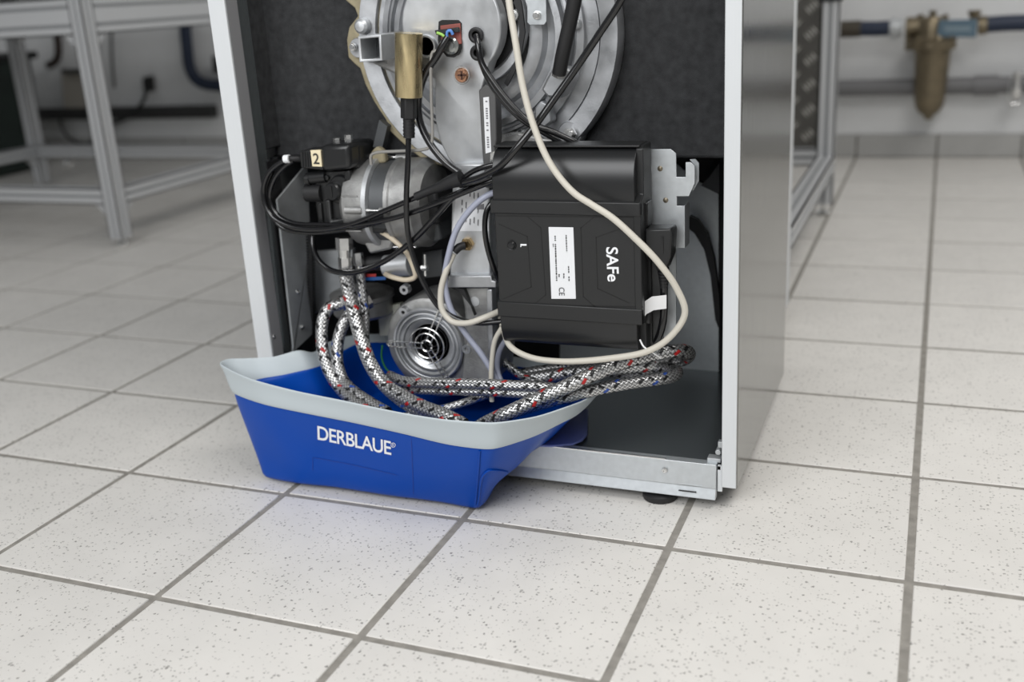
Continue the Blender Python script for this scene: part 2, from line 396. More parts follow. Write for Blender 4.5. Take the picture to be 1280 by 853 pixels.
# front rail: folded galvanised sheet
rz0, rz1 = .0135, .0565
rx0, rx1 = XL+.02, at(895, 600, YF-.002).x
b = MB()
prof = [(YF+.012, rz1), (YF+.0, rz1), (YF-.0035, .0275), (YF-.0015, .0265), (YF-.006, rz0), (YF+.004, rz0), (YF+.004, rz1-.002), (YF+.012, rz1-.002)]
b.ext([(rx0, y, z) for y, z in prof], (rx1-rx0, 0, 0))
rail = b.build('front_rail', galv_m, cab, bevel=.0006); rail['label'] = 'folded galvanised rail along the bottom front'
MB().box((rx0, YF-.0005, .0565), (at(832, 577, YF).x, YF+.003, .0578)).build('rail_lip', chrome_m, rail)
c = at(831, 588, YF-.0022); MB().lathe(c, [(.0001, -.0012), (.0012, -.0012), (.0014, -.0022), (.003, -.0018), (.0038, 0)], (0, 1, 0), 18).build('screw', chrome_m, rail)
a = at(848, 614, YF-.006); MB().box(a, a+Vector((.021, .0015, .0012))).build('slot', ink_m, rail)
a = at(852, 606, YF-.004); MB().box(a, a+Vector((.024, .0012, .0010))).build('slot', galvd_m, rail)
MB().box((rx1+.001, YF+.002, .022), (XR-.018, YF+.006, .055)).build('rail_end', white_m, cab)
b = MB(); q = at(903, 560, .12)
b.box(q+Vector((-.005, -.002, 0)), q+Vector((.001, .006, .008))).cyl(q+Vector((-.004, -.006, -.004)), q+Vector((-.004, .008, -.004)), .0035, 10)
q = at(897, 577, .115); b.box(q+Vector((-.012, -.002, -.001)), q+Vector((.004, .01, .004)))
b.build('corner_clip', galvd_m, cab, bevel=.0006)
# rear casing seen past the side panel
MB().box((XL+.03, .60, .02), (-.2365, .895, H)).build('rear_casing', white_m, cab, bevel=.002)
MB().box((XL+.03, YB, .03), (-.275, .60, H)).build('middle_casing', dark_m, cab)
# levelling feet
for fx, fy in [(-.288, .118), (XL+.09, .118), (-.288, .44), (XL+.09, .44)]:
    ft = MB().lathe((fx, fy, 0), [(.0205, 0), (.0215, .002), (.0215, .0075), (.019, .0095), (.012, .0100)], (0, 0, 1), 40).build('levelling_foot', rubber_m, cab)
    MB().lathe((fx, fy, .0095), [(.0085, 0), (.0085, .006)], (0, 0, 1), 6).cyl((fx, fy, .01), (fx, fy, .051), .0045, 16).build('foot_bolt', chrome_m, ft)
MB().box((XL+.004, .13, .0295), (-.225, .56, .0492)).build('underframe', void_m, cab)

# ================================================================== OIL BURNER
bur = thing('oil_burner', 'cast aluminium oil burner with round flange, motor and fan inside the open boiler cabinet', 'burner', (-.52, .17, .12))
FC = at(603, 45, .165)            # centre of the round flange
def pxr(px, Y): return px*((Vector((0, Y, 0))-CAM).y*0 + (at(600, 200, Y)-at(600, 201, Y)).length)
def scal(Y): return (at(601, 120, Y)-at(600, 120, Y)).length
S = scal(.165)
# fibre gasket, irregular outline
gp = [(428, -30), (431, 0), (443, 10), (447, 20), (436, 34), (433, 50), (435, 72), (443, 80), (450, 86), (456, 105), (467, 127), (482, 150), (486, 163), (494, 171), (508, 184), (527, 199), (550, 207), (620, 210), (600, -40)]
MB().prism(gp, .176, .190).build('flange_gasket', gasket_m, bur, bevel=.002)
# round flange with concentric steps (profile: radius, offset along y from .165)
R0 = 160*S
fl = MB().lathe(FC, [(.0001, .008), (R0*.845, .008), (R0*.85, .012), (R0*.858, .012), (R0*.862, .003), (R0*.93, .001), (R0*.985, 0), (R0, .004), (R0, .020)], (0, 1, 0), 96)
# ears carrying the studs
for ex, ey, rr in [(447, 60, 12), (712, 168, 15)]:
    fl.lathe(at(ex, ey, .167), [(rr*S*.9, 0), (rr*S, .003), (rr*S, .018)], (0, 1, 0), 28)
flange = fl.build('mounting_flange', cast_m, bur)
R1 = 99*S
Fo = FC + Vector((-.004, 0, .0))
bowl = MB().lathe(Fo, [(R1*1.25, .008), (R1*1.245, .001), (R1*1.17, -.001), (R1*1.15, .004), (R1*1.135, .004), (R1*1.12, -.007), (R1*1.09, -.008), (R1*1.075, -.001), (R1*1.05, -.001), (R1*1.03, -.011), (R1*.96, -.013), (R1*.93, -.001), (R1*.915, .001), (R1*.90, .0), (R1*.84, -.002), (R1*.80, -.010), (R1*.72, -.014), (R1*.66, -.014), (R1*.64, .004), (.0001, .004)], (0, 1, 0), 96, caps=(False, False)).build('burner_housing', cast_m, bur)
# raised lobe, the dark gap round it drawn as a black disc (second layer)
def circ(cx, cy, r, a0, a1, n, Y): 
    c = at(cx, cy, Y); s_ = r*scal(Y)
    return [c+Vector((math.cos(math.radians(a0+(a1-a0)*i/n))*s_, 0, math.sin(math.radians(a0+(a1-a0)*i/n))*s_)) for i in range(n+1)]
lobe = [p for p in circ(585, 28, 68, -150, 150, 60, .146)]
MB().ext([v+Vector((0, .0005, 0)) for v in circ(585, 28, 71, -180, 176, 70, .1485)], (0, .002, 0)).build('joint_gap', rubber_m, bur)
hc = at(586, 30, .140); q_ = scal(.14)
MB().lathe(hc, [(69*q_, .010), (69*q_, .001), (68*q_, 0), (60*q_, 0), (58*q_, .002), (52*q_, .020), (40*q_, .024), (.0001, .024)], (0, 1, 0), 80).build('housing_ring', cast_m, bur)
# front cover: round head running down into a tail plate
cc = at(563, 32, .118); r_ = 62*scal(.118)
out = [cc+Vector((math.cos(a)*r_, 0, math.sin(a)*r_)) for a in [math.radians(-42+i*(264/60)) for i in range(61)]]
tail = [at(x, y, .136) for x, y in [(543, 100), (544, 150), (549, 175), (560, 198), (572, 212), (585, 218), (606, 218), (602, 160), (600, 118)]]
cover = MB().ext(out+tail, (0, .022, 0)).build('cover_plate', castl_m, bur, bevel=.0022, seg=3)
# duct below the cover, down to the fan
MB().prism([(566, 205), (612, 205), (613, 346), (562, 346)], .124, .185).build('air_duct', castl_m, bur, bevel=.002)
dl = MB().prism([(571, 236), (609, 232), (611, 289), (565, 289)], .1235, .1242).build('rating_label', label_m, bur)
bt = MB()
for k in range(6):
    x = 572+k*5.0
    for q in range(4):
        if random.random() < .75: y = 240+q*11+random.uniform(-2, 2); bt.prism([(x, y), (x+1.5, y), (x+1.2, y+random.uniform(4, 9)), (x-.3, y+7)], .1232, .1236)
bt.prism([(597, 246), (605, 246), (605, 252), (597, 252)], .1232, .1236).prism([(596, 256), (605, 255), (605, 262), (596, 262)], .1232, .1236)
bt.build('print_lines', mat('grey_print', (.18, .18, .19), .6), dl, smooth=False)
MB().prism([(560, 345), (614, 345), (615, 351), (620, 352), (620, 360), (558, 360), (557, 352), (560, 351)], .112, .19).build('duct_flange', cast_m, bur, bevel=.0012)
MB().prism([(574, 359), (616, 359), (618, 430), (614, 478), (575, 478), (582, 420), (580, 385)], .122, .20).build('duct_foot', castr_m, bur, bevel=.003)
MB().prism([(608, 362), (615, 362), (617, 478), (611, 478)], .116, .13).build('duct_rib', cast_m, bur, bevel=.0012)
MB().lathe(at(594, 377, .122), [(.0060, -.0008), (.0065, 0)], (0, 1, 0), 24).build('boss', castl_m, bur)
MB().prism([(560, 358), (580, 362), (593, 395), (588, 382), (575, 366)], .115, .13).build('duct_web', rubber_m, bur)
# dark bar with identity strip beside the cover
bar = MB().prism([(598, 113), (606, 106), (619, 108), (621, 175), (615, 205), (618, 235), (606, 235)], .117, .135).build('side_bar', mat('grey_bar', (.10, .10, .10), .5, .3), bur, bevel=.0015)
st = MB().prism([(604, 122), (611, 121), (614, 190), (607, 192)], .1163, .1172).build('identity_strip', label_m, bar)
bt = MB()
for y in range(126, 186, 3):
    if random.random() < .7: bt.prism([(606.5+(y-122)*.04, y), (609+(y-122)*.04, y), (609+(y-122)*.04, y+1.8), (606.5+(y-122)*.04, y+1.8)], .1160, .1164)
bt.build('print_lines', MATS['grey_print'], st, smooth=False)
MB().prism([(612, 192), (618, 189), (625, 191), (626, 197), (620, 203), (612, 203)], .112, .12).build('clip', chrome_m, bur, bevel=.001)
# opening in the cover: black plate for the recess's shade, red holder, glass lens, clip
rec = MB()
o_ = [(548, 27), (552, 25), (573, 25), (577, 29), (577, 60), (574, 68), (567, 72), (558, 71), (549, 60), (547, 50)]
win = MB().prism(o_, .1170, .1185).build('recess_shade_plate', mat('recess_shade', (.004, .004, .004), .6), bur, bevel=.0006)
MB().prism([(550, 32), (575, 29), (577, 55), (552, 58)], .1155, .1175).build('ignition_block', red_m, win, bevel=.0008)
ln = MB().lathe(at(564, 57, .1155), [(.0098, .002), (.0098, -.002), (.0080, -.0035), (.0072, -.001), (.0045, -.0015), (.0042, -.003), (.0001, -.0034)], (0, 1, 0), 32).build('lens', glass_m, win)
MB().prism([(543, 38), (572, 34), (574, 40), (545, 44)], .1100, .1150).build('spring_clip', plast_m, win, bevel=.0008)
# copper coloured screw
def screw_y(c, r, m, parent, name='screw', hexa=False, h=.003):
    b = MB().lathe(c, [(.0001, -h), (r*.55, -h), (r*.62, -h*.75), (r*.9, -h*.7), (r, -h*.3), (r, .002)], (0, 1, 0), 6 if hexa else 20)
    return b.build(name, m, parent, smooth=not hexa)
c = at(577, 94, .1175); MB().lathe(c, [(.0105, .0), (.0100, -.0008), (.0001, -.0008)], (0, 1, 0), 28).build('countersink', castr_m, bur)
screw_y(at(577, 94, .116), .0082, copper_m, bur, hexa=False, h=.003)
MB().box(at(577, 94, .113)+Vector((-.005, -.0006, -.001)), at(577, 94, .113)+Vector((.005, .0003, .001))).box(at(577, 94, .113)+Vector((-.001, -.0006, -.005)), at(577, 94, .113)+Vector((.001, .0003, .005))).build('screw_slot', mat('dark_copper', (.08, .04, .03), .4, .6), bur)
# round port left of the window
port = MB().lathe(at(533, 58, .117), [(.0095, .001), (.0105, -.003), (.0125, -.003), (.0135, .001)], (0, 1, 0), 32, caps=(False, False)).build('port_ring', castl_m, bur)
MB().lathe(at(533, 58, .1165), [(.0098, 0), (.0001, 0)], (0, 1, 0), 24).build('port_plug', rubber_m, port)
# grommets
for gx, gy in [(595, 44), (597, 66)]:
    gm = MB().lathe(at(gx, gy, .1165), [(.0088, .001), (.0088, -.0015), (.0065, -.0025), (.0045, -.0018), (.0040, .001), (.0001, .001)], (0, 1, 0), 28).build('grommet', rubber_m, bur)
# square air port at the left
sq0 = [(447, 45), (476, 43), (478, 76), (449, 78)]
def ring_prism(b, outer, inner, Y0, Y1):
    n = len(outer); A = [at(x, y, Y0) for x, y in outer]; I = [at(x, y, Y0) for x, y in inner]; d = Vector((0, Y1-Y0, 0))
    vs = A+I+[p+d for p in A]+[p+d for p in I]; fs = []
    for i in range(n):
        j = (i+1) % n; fs += [(i, j, n+j, n+i), (i, 2*n+i, 2*n+j, j), (n+i, n+j, 3*n+j, 3*n+i), (2*n+i, 3*n+i, 3*n+j, 2*n+j)]
    return b.add(vs, fs)
b = MB(); ring_prism(b, sq0, [(450, 48.5), (473, 46.5), (474.5, 73), (452, 74.5)], .112, .165)
sp_ = b.build('square_port', castl_m, bur, bevel=.001)
MB().prism([(449, 47), (475, 45), (476, 75), (451, 76)], .150, .165).build('port_floor', dark_m, sp_)
MB().prism([(476, 42), (500, 38), (512, 60), (500, 96), (482, 88), (462, 78), (480, 76)], .145, .168).build('port_neck', castr_m, bur, bevel=.004)
MB().lathe(at(451, 33, .158), [(.0001, -.004), (.006, -.003), (.009, 0), (.010, .008)], (0, 1, 0), 24).build('boss', castl_m, bur)
MB().lathe(at(718, 30, .158), [(.004, -.002), (.006, 0), (.007, .012)], (0, 1, 0), 20).build('boss', castl_m, bur)
screw_y(at(441, 59, .162), .0045, chrome_m, bur)
screw_y(at(642, 19, .136), .0065, chrome_m, bur)
st_ = screw_y(at(712, 168, .158), .0085, chrome_m, bur, 'nut', True, .005)
MB().cyl(at(712, 168, .148), at(712, 168, .16), .003, 12).build('stud', chrome_m, st_)
b = MB().prism([(641, -20), (648, -10), (652, 6), (656, 40), (650, 76), (634, 108), (630, 104), (645, 74), (649, 40), (646, 12), (636, -8)], .1365, .1395)
b.build('joint_gap', rubber_m, bur)  # black strip standing in for the dark gap beside the ring
MB().prism([(618, -40), (632, -40), (644, -8), (641, 8), (630, 14), (624, 4), (625, -8)], .1365, .139).build('opening_shade', MATS['recess_shade'], bur)  # black plate standing in for the shade of an opening
sb = MB().prism([(659, -40), (682, -40), (683, 27), (680, 31), (662, 31), (659, 28)], .137, .1385).build('sheet_bracket', galv_m, bur, bevel=.0004)
screw_y(at(671, 19, .136), .0048, chrome_m, sb)
# boss carrying the black pipe
MB().prism([(683, 98), (692, 82), (712, 86), (716, 98), (700, 124), (684, 122), (676, 112)], .140, .168).build('pipe_boss', cast_m, bur, bevel=.003)
pn = MB().lathe(at(699, 94, .138), [(.0085, 0), (.0085, .006)], (.25, -.35, .9), 6).build('union_nut', chrome_m, bur)
# cast arm from the flange down to the right, and raised webs
MB().prism([(668, 135), (676, 126), (686, 131), (690, 152), (680, 160), (668, 150)], .150, .168).build('cast_web', cast_m, bur, bevel=.002)
MB().prism([(590, 160), (648, 165), (700, 178), (690, 186), (612, 186), (592, 180)], .160, .176).build('flange_foot', castr_m, bur, bevel=.003)
on_plane('cast_marking', '0000/5-3L', castl_m, bur, at(631, 172, .1598), at(657, 165, .1598)-at(631, 172, .1598), at(631, 168, .1598)-at(631, 172, .1598), (0, -1, 0))
# motor: horizontal axis
mc = at(494, 252, .165); ms = scal(.14)
mot = MB().lathe(mc, [(.020, -.056), (.044, -.056), (.0555, -.046), (.0570, -.038), (.0570, -.018)], (1, 0, 0), 48).build('motor', castr_m, bur)
MB().lathe(mc, [(.0530, -.018), (.0530, .012)], (1, 0, 0), 48).build('lamination_stack', lam_m, mot)
MB().lathe(mc, [(.0545, .012), (.0575, .013), (.0575, .018), (.0560, .020), (.0560, .048), (.048, .058), (.030, .062)], (1, 0, 0), 48).build('motor_end_cap', castr_m, mot)
for k in range(12):
    a = k/12*2*PI; d = Vector((0, math.cos(a), math.sin(a)))
    if k % 3 == 0:
        MB().cyl(mc+d*.0565+Vector((-.026, 0, 0)), mc+d*.0565+Vector((.020, 0, 0)), .0018, 10).build('tie_rod', chrome_m, mot)
        MB().cyl(mc+d*.0560+Vector((.008, 0, 0)), mc+d*.0560+Vector((.022, 0, 0)), .0042, 12).build('rod_lug', castr_m, mot)
        MB().cyl(mc+d*.0560+Vector((-.040, 0, 0)), mc+d*.0560+Vector((-.016, 0, 0)), .0050, 12).build('rod_lug', castr_m, mot)
b = MB().lathe(mc, [(.0575, -.018), (.0590, -.017), (.0590, -.011), (.0565, -.010)], (1, 0, 0), 48)
b.build('clamp_band', castl_m, mot)
for dz in (.016, -.012, -.028):
    q = mc+Vector((-.044, -.0555, dz)); b = MB().box(q, q+Vector((.022, .010, .0022))); b.build('cooling_rib', castr_m, mot, bevel=.0007)
MB().box(mc+Vector((.050, -.03, -.022)), mc+Vector((.074, .02, .022))).build('motor_mount', rubber_m, mot, bevel=.004)
# pump block (black) with knob and solenoid
pm = MB().prism([(392, 215), (436, 212), (438, 250), (437, 285), (398, 286), (394, 258)], .125, .19).build('oil_pump', plast_m, bur, bevel=.003)
MB().prism([(400, 182), (436, 180), (438, 212), (402, 215)], .110, .165).build('solenoid_coil', plasts_m, pm, bevel=.006, seg=3)
MB().prism([(436, 178), (447, 180), (449, 210), (438, 214)], .130, .175).build('solenoid_coil', plasts_m, pm, bevel=.005, seg=3)
MB().prism([(374, 189), (402, 187), (404, 213), (376, 210)], .116, .15).build('coil_plug', plast_m, pm, bevel=.0015)
for k in range(4): MB().prism([(376.5+k*3.2, 190), (378+k*3.2, 190), (379+k*3.2, 209), (377.5+k*3.2, 209)], .1150, .1162).build('plug_rib', plasts_m, pm)
lb = MB().prism([(388, 188), (400.5, 187.5), (402.5, 208.5), (390.5, 208)], .1140, .1166).build('number_label', cream_label_m, pm)
on_plane('digit', '2', ink_m, lb, at(392, 205, .1139), at(399.6, 205.3, .1139)-at(392, 205, .1139), at(391, 191.5, .1139)-at(392, 205, .1139), (0, -1, 0), bold=.01)
for x, y in [(422, 175), (436, 171)]:
    c = at(x, y+4, .135); bo = MB().lathe(c, [(.0052, -.002), (.0052, .0065)], (0, 0, 1), 6).build('hex_bolt', chrome_m, pm, smooth=False); bo.name = 'hex_bolt'
    MB().lathe(c, [(.0038, -.006), (.0038, -.002)], (0, 0, 1), 14).build('bolt_collar', brassn_m, bo)
kn = MB().lathe(at(414, 240, .113), [(.0001, 0), (.0100, 0), (.0115, .002), (.0115, .010), (.0150, .011), (.0160, .013), (.0160, .02)], (.10, 1, -.05), 32).build('adjuster_knob', plasts_m, pm)
kc = at(414, 240, .1127); MB().box(kc+Vector((-.0012, -.0008, -.007)), kc+Vector((.0012, .0006, .007))).build('slot', MATS['recess_shade'], kn).rotation_euler = (0, 0, 0)  # black bar standing in for the slot's shade
MB().cyl(at(384, 241, .128), at(404, 241, .128), .0115, 24).build('valve_barrel', rubber_m, pm)
MB().cyl(at(386, 223, .125), at(408, 221, .125), .0072, 20).cyl(at(384, 224, .125), at(389, 224, .125), .0082, 20).build('valve_barrel', plasts_m, pm)
MB().lathe(at(425, 236, .12), [(.015, 0), (.017, .003), (.017, .012)], (0, 1, 0), 28).build('pump_cap', plasts_m, pm)
MB().prism([(396, 255), (401, 254), (404, 284), (399, 285)], .121, .126).build('pump_rib', plasts_m, pm, bevel=.001)
MB().prism([(430, 214), (437, 213), (438, 262), (432, 264)], .120, .126).build('pump_rib', plasts_m, pm, bevel=.001)
MB().lathe(at(420, 277, .124), [(.0001, -.003), (.0045, -.003), (.0050, 0)], (0, 1, 0), 6).build('pump_screw', plasts_m, pm, smooth=False)
for x, y in [(409, 222), (430, 255)]: MB().lathe(at(x, y, .1235), [(.0001, -.003), (.0030, -.0025), (.0034, .002)], (0, 1, 0), 14).build('pump_screw', plasts_m, pm)
MB().prism([(405, 250), (412, 250), (414, 276), (436, 272), (470, 268), (500, 275), (478, 292), (410, 290)], .118, .15).build('pump_bracket', plast_m, bur, bevel=.002)
MB().prism([(470, 268), (545, 262), (552, 300), (500, 318), (470, 300)], .15, .19).build('under_block', dark_m, bur, bevel=.003)
MB().prism([(436, 288), (480, 283), (492, 300), (488, 312), (462, 318), (452, 300)], .135, .165).build('pump_foot', castr_m, bur, bevel=.003)
# ignition transformer / cylinders under the motor
MB().cyl(at(440, 331, .15), at(485, 328, .15), .010, 20).build('black_sleeve', rubber_m, bur)
cp = MB().cyl(at(482, 333, .145), at(514, 331, .145), .0145, 28).build('capacitor', castl_m, bur, bevel=.001)
MB().prism([(528, 316), (552, 312), (553, 345), (528, 348)], .19, .2).build('backing_fin', dark_m, bur)
MB().cyl(at(531, 318, .15), at(532, 345, .15), .002, 10).cyl(at(527, 335, .15), at(534, 335, .15), .004, 6).build('stud', chrome_m, bur)
MB().cyl(at(482, 309, .14), at(520, 309, .14), .0013, 8).build('thin_rod', chrome_m, bur)
# brass nut and lead on the duct
bn = MB().lathe(at(583, 306, .118), [(.0082, .006), (.0082, 0), (.0060, -.0015), (.0048, -.003), (.0001, -.003)], (0, 1, 0), 6).build('ignition_nut', brassn_m, bur, smooth=False)
# oil filter cup behind the hoses
MB().lathe(at(455, 392, .19), [(.038, 0), (.041, .004), (.041, .022), (.044, .024), (.044, .030), (.036, .034)], (0, 0, 1), 40).build('filter_bowl', castr_m, bur)
MB().prism([(457, 347), (482, 346), (482, 350), (457, 351)], .1440, .1450).build('filter_band', mat('blue_band', (.02, .10, .32), .4), bur)
MB().prism([(458, 343), (470, 342.5), (470, 346), (458, 346.5)], .1440, .1450).build('filter_band', mat('red_band', (.35, .03, .03), .4), bur)
MB().prism([(472, 385), (500, 380), (502, 418), (475, 420)], .20, .21).build('pale_plate', blonde_m, bur)
MB().prism([(392, 315), (440, 312), (440, 372), (394, 392)], .235, .245).build('rear_bracket', galvd_m, bur)
# fan housing
fc = at(537, 430, .128)
fs_ = scal(.128)
fan = MB().lathe(fc+Vector((0, 0, -.002)), [(.0270, .0125), (.0275, .004), (.0455, .002), (.058, .001), (.0615, .003), (.0635, .008), (.0645, .020), (.0645, .060), (.040, .064)], (0, 1, 0), 72, caps=(True, True)).build('fan_housing', castr_m, bur)
sn = MB().lathe(fc+Vector((.004, 0, -.014)), [(.040, .016), (.052, .008), (.056, .0045), (.0605, .007), (.0625, .014), (.0625, .052)], (0, 1, 0), 64).build('fan_scroll', castr_m, fan)
fr = MB().lathe(fc, [(.0490, .001), (.0490, -.006), (.0475, -.0075), (.0455, -.0070), (.0450, -.004), (.0435, -.003), (.0430, -.0055), (.0410, -.0060), (.0405, -.002), (.0370, -.001), (.0365, -.004), (.0350, -.0045), (.0340, -.001), (.0300, .001), (.0265, .0035), (.0260, .012)], (0, 1, 0), 72, caps=(False, False)).build('intake_ring', cast_m, fan)
hub = fc+Vector((0, 0, 0))
MB().lathe(hub+Vector((0, .0108, 0)), [(.0262, 0), (.0001, 0)], (0, 1, 0), 40).build('bore_shade', MATS['recess_shade'], fan)  # black disc standing in for the shade inside the bore
b = MB()
for r in (.0215, .0165, .0120, .0075): b.lathe(hub+Vector((0, .0085, 0)), [(r, .001), (r, -.001), (r-.0011, -.001), (r-.0011, .001)], (0, 1, 0), 40, caps=(False, False))
b.build('impeller_ring', plasts_m, fan)
def ring_wire(b, c, r, w): b.tube([c+Vector((math.cos(2*PI*k/24)*r, 0, math.sin(2*PI*k/24)*r)) for k in range(25)], w, 6, step=.004)
b = MB(); gc = hub+Vector((0, -.0085, 0))
for r in (.0075, .0165, .0240): ring_wire(b, gc, r, .0009)
for a in (181, 63, -60):
    d = Vector((math.cos(math.radians(a)), 0, math.sin(math.radians(a)))); n_ = Vector((-d.z, 0, d.x))
    ends = []
    for s_ in (-1, 1):
        b.tube([gc+d*.004+n_*.0035*s_, gc+d*.054+n_*.0035*s_], .0010, 6); ends.append(gc+d*.054+n_*.0035*s_)
    b.tube([ends[0], gc+d*.0575+Vector((0, 0, 0)), ends[1]], .0010, 6, step=.002)
b.build('finger_guard', chrome_m, fan)
screw_y(fc+Vector((-.0535, -.006, -.0005)), .0036, chrome_m, fan)
for x, y in [(506, 362), (505, 390), (584, 436)]:
    c = at(x, y, .124); e_ = MB().lathe(c, [(.0022, -.001), (.0025, -.003), (.0060, -.003), (.0068, .006)], (0, 1, 0), 24, caps=(False, True)).build('ear', cast_m, fan)
MB().prism([(578, 458), (616, 458), (617, 478), (600, 492), (570, 494), (560, 480)], .13, .18).build('outlet_block', castr_m, fan, bevel=.003)
# bent wire bracket
tag(MB().tube([at(x, y, .105) for x, y in [(549, 63), (541, 65), (539, 72), (539, 120), (540, 176), (537, 184), (529, 187), (500, 189), (470, 191), (464, 194), (464, 206)]], .0019, 10, step=.003).build('wire_bracket', mat('dull_wire', (.34, .33, .31), .45, .5), bur), 'thin bent steel wire')
MB().prism([(463, 190), (470, 183), (479, 189), (482, 204), (464, 206)], .150, .162).build('gasket_lobe', gasket_m, bur, bevel=.003)
MB().prism([(474, 150), (484, 158), (478, 184), (466, 184)], .165, .176).build('bracket_arm', dark_m, bur)
# black air pipe from the boss going up
MB().tube([at(699, 92, .125), at(703, 70, .12), at(712, 30, .115), at(719, -5, .11), at(726, -45, .11)], .0080, 16).build('black_pipe', rubber_m, bur)

# ================================================================== CONTROL UNIT
CY = .070
cu = thing('burner_control_unit', 'black plastic burner control box marked SAFe with white label, hanging right of the burner', 'control box', at(710, 440, .10))
xl, xr = at(617, 300, CY).x, at(801, 300, CY).x
def cz(py): return at(710, py, CY).z
zt, z1, z2, z3, z4, zb = cz(188), cz(252), cz(269), cz(382), cz(401), cz(437)
CB = CY+.050
body = MB()
prof = [(CB, zt), (CY+.024, zt), (CY+.0165, zt-.003), (CY+.010, zt-.010), (CY+.005, zt-.022), (CY+.003, zt-.036), (CY+.003, z1), (CY+.005, z2), (CY+.003, z3), (CY+.003, zb+.020), (CY+.006, zb+.008), (CY+.010, zb+.002), (CY+.015, zb), (CB, zb)]
body.ext([(xl+.001, y, z) for y, z in prof], (xr-xl-.002-.006, 0, 0))
bd = body.build('housing', plasts_m, cu, bevel=.0008, ang=40)
# end cheeks
for x0, x1 in [(xr-.008, xr), ]:
    b = MB(); pf = [(CB, zt+.002), (CY+.022, zt+.002), (CY+.016, zt-.001), (CY+.016, z1+.006), (CY, z1-.001), (CY, z4), (CY+.016, z4-.002), (CY+.018, zb-.002), (CB, zb-.002)]
    b.ext([(x0, y, z) for y, z in pf], (x1-x0, 0, 0)); b.build('side_cheek', plast_m, cu, bevel=.001)
MB().box((xl-.0015, CY-.001, z2), (xr, CY+.006, z1)).build('cross_band', plast_m, cu, bevel=.0012)
MB().box((xl-.0005, CY-.001, z4), (xr, CY+.006, z3)).build('cross_band', plast_m, cu, bevel=.0012)
fp = MB().box((xl+.004, CY+.0012, z3-.001), (xr-.002, CY+.005, z2+.001)).build('face_plate', plast_m, cu)
MB().box((xl, CY+.016, zt+.0005), (xr-.004, CB, zt+.003)).build('top_lip', plast_m, cu, bevel=.001)
# groove shade of the face plate drawn as black lines on its surface
def gline(b, pts, w=.0011, Y=CY+.0010):
    P = [at(x, y, Y) for x, y in pts]
    for a, c in zip(P[:-1], P[1:]):
        d = (c-a).normalized(); n_ = Vector((-d.z, 0, d.x))*w*.5; e = d*w*.3
        b.ext([a-e+n_, a-e-n_, c+e-n_, c+e+n_], (0, .0006, 0))
b = MB()
gline(b, [(623, 280), (659, 296), (664, 359), (629, 374)])
gline(b, [(658, 270), (676, 285), (682, 369), (666, 382)])
gline(b, [(742, 272), (726, 285), (729, 371), (745, 385)])
gline(b, [(784, 283), (745, 297), (747, 361), (786, 379)])
gline(b, [(613+7, 270), (801, 272)], .0014); gline(b, [(625, 381), (803, 384)], .0014)
b.build('groove_shade', MATS['recess_shade'], fp, smooth=False)
bt_ = MB().lathe(at(639.5, 306.5, CY+.001), [(.0001, -.0035), (.0035, -.003), (.0048, -.001), (.0055, -.0012), (.0062, .001)], (0, 1, 0), 24).build('reset_button', plasts_m, fp)
lab = MB().prism([(685.5, 284), (716.5, 284.5), (719.8, 374), (689, 374)], CY+.0004, CY+.0014).build('label', label_m, fp, bevel=.0006)
yl = CY+.0003
b = MB()
def dashes(px0, py0, py1, slope, w, dens):
    y = py0
    while y < py1:
        L_ = random.uniform(1, 3.2)
        if random.random() < dens: x = px0+(y-py0)*slope; b.prism([(x, y), (x+w, y), (x+w+.05, min(y+L_, py1)), (x+.05, min(y+L_, py1))], yl-.0002, yl+.0001)
        y += L_+random.uniform(.5, 1.2)
dashes(707, 294, 315, .036, 1.3, .95); dashes(710, 333, 352, .036, 1.3, .8); dashes(690.5, 295, 309, .036, 1.2, .9); dashes(693, 295, 352, .036, 1.6, .97)
dashes(698, 343, 347, 0, 1.6, 1); dashes(704, 342, 348, 0, 1.4, 1)
b.build('label_print', ink_m, lab, smooth=False)
# rotated lettering reads downwards
def down_text(name, body, m, parent, tlpx, length_px, height_px, Y, tilt, bold=0, spacing=1.0):
    """text turned clockwise: baseline on the left, reading down"""
    a = at(tlpx[0], tlpx[1], Y); ux = at(tlpx[0]+length_px*tilt, tlpx[1]+length_px, Y)-a; uy = at(tlpx[0]+height_px, tlpx[1], Y)-a
    return on_plane(name, body, m, parent, a, ux, uy, (0, -1, 0), bold, spacing)
down_text('conformity_mark', 'CE', ink_m, lab, (698.5, 359.5), 10, 7, yl-.0001, .036, bold=.0)
down_text('brand_lettering', 'SAFe', print_m, fp, (757.5, 309), 43, 15, CY+.0008, .045, bold=.018)
MB().prism([(650.5, 305.3), (658, 305.3), (658, 307.3), (650.5, 307.3)], CY+.0004, CY+.0014).build('symbol_mark', print_m, fp)
MB().prism([(650.5, 307.3), (651.5, 307.3), (651.5, 309), (650.5, 309)], CY+.0004, CY+.0014).build('symbol_mark', print_m, fp)
# side details
b = MB()
b.box((xr-.002, CY+.020, z1-.030), (xr+.003, CY+.040, z1-.004)).box((xr-.002, CY+.018, z4-.004), (xr+.004, CY+.024, z4+.022)).box((xr-.002, CY+.030, zb+.004), (xr+.003, CB, z1-.05))
b.build('side_latch', plasts_m, cu, bevel=.001)
MB().box((xr-.002, CY+.036, zb-.001), (xr+.012, CB+.002, z1-.052)).build('edge_channel', mat('grey_channel', (.05, .05, .05), .5), cu, bevel=.001)
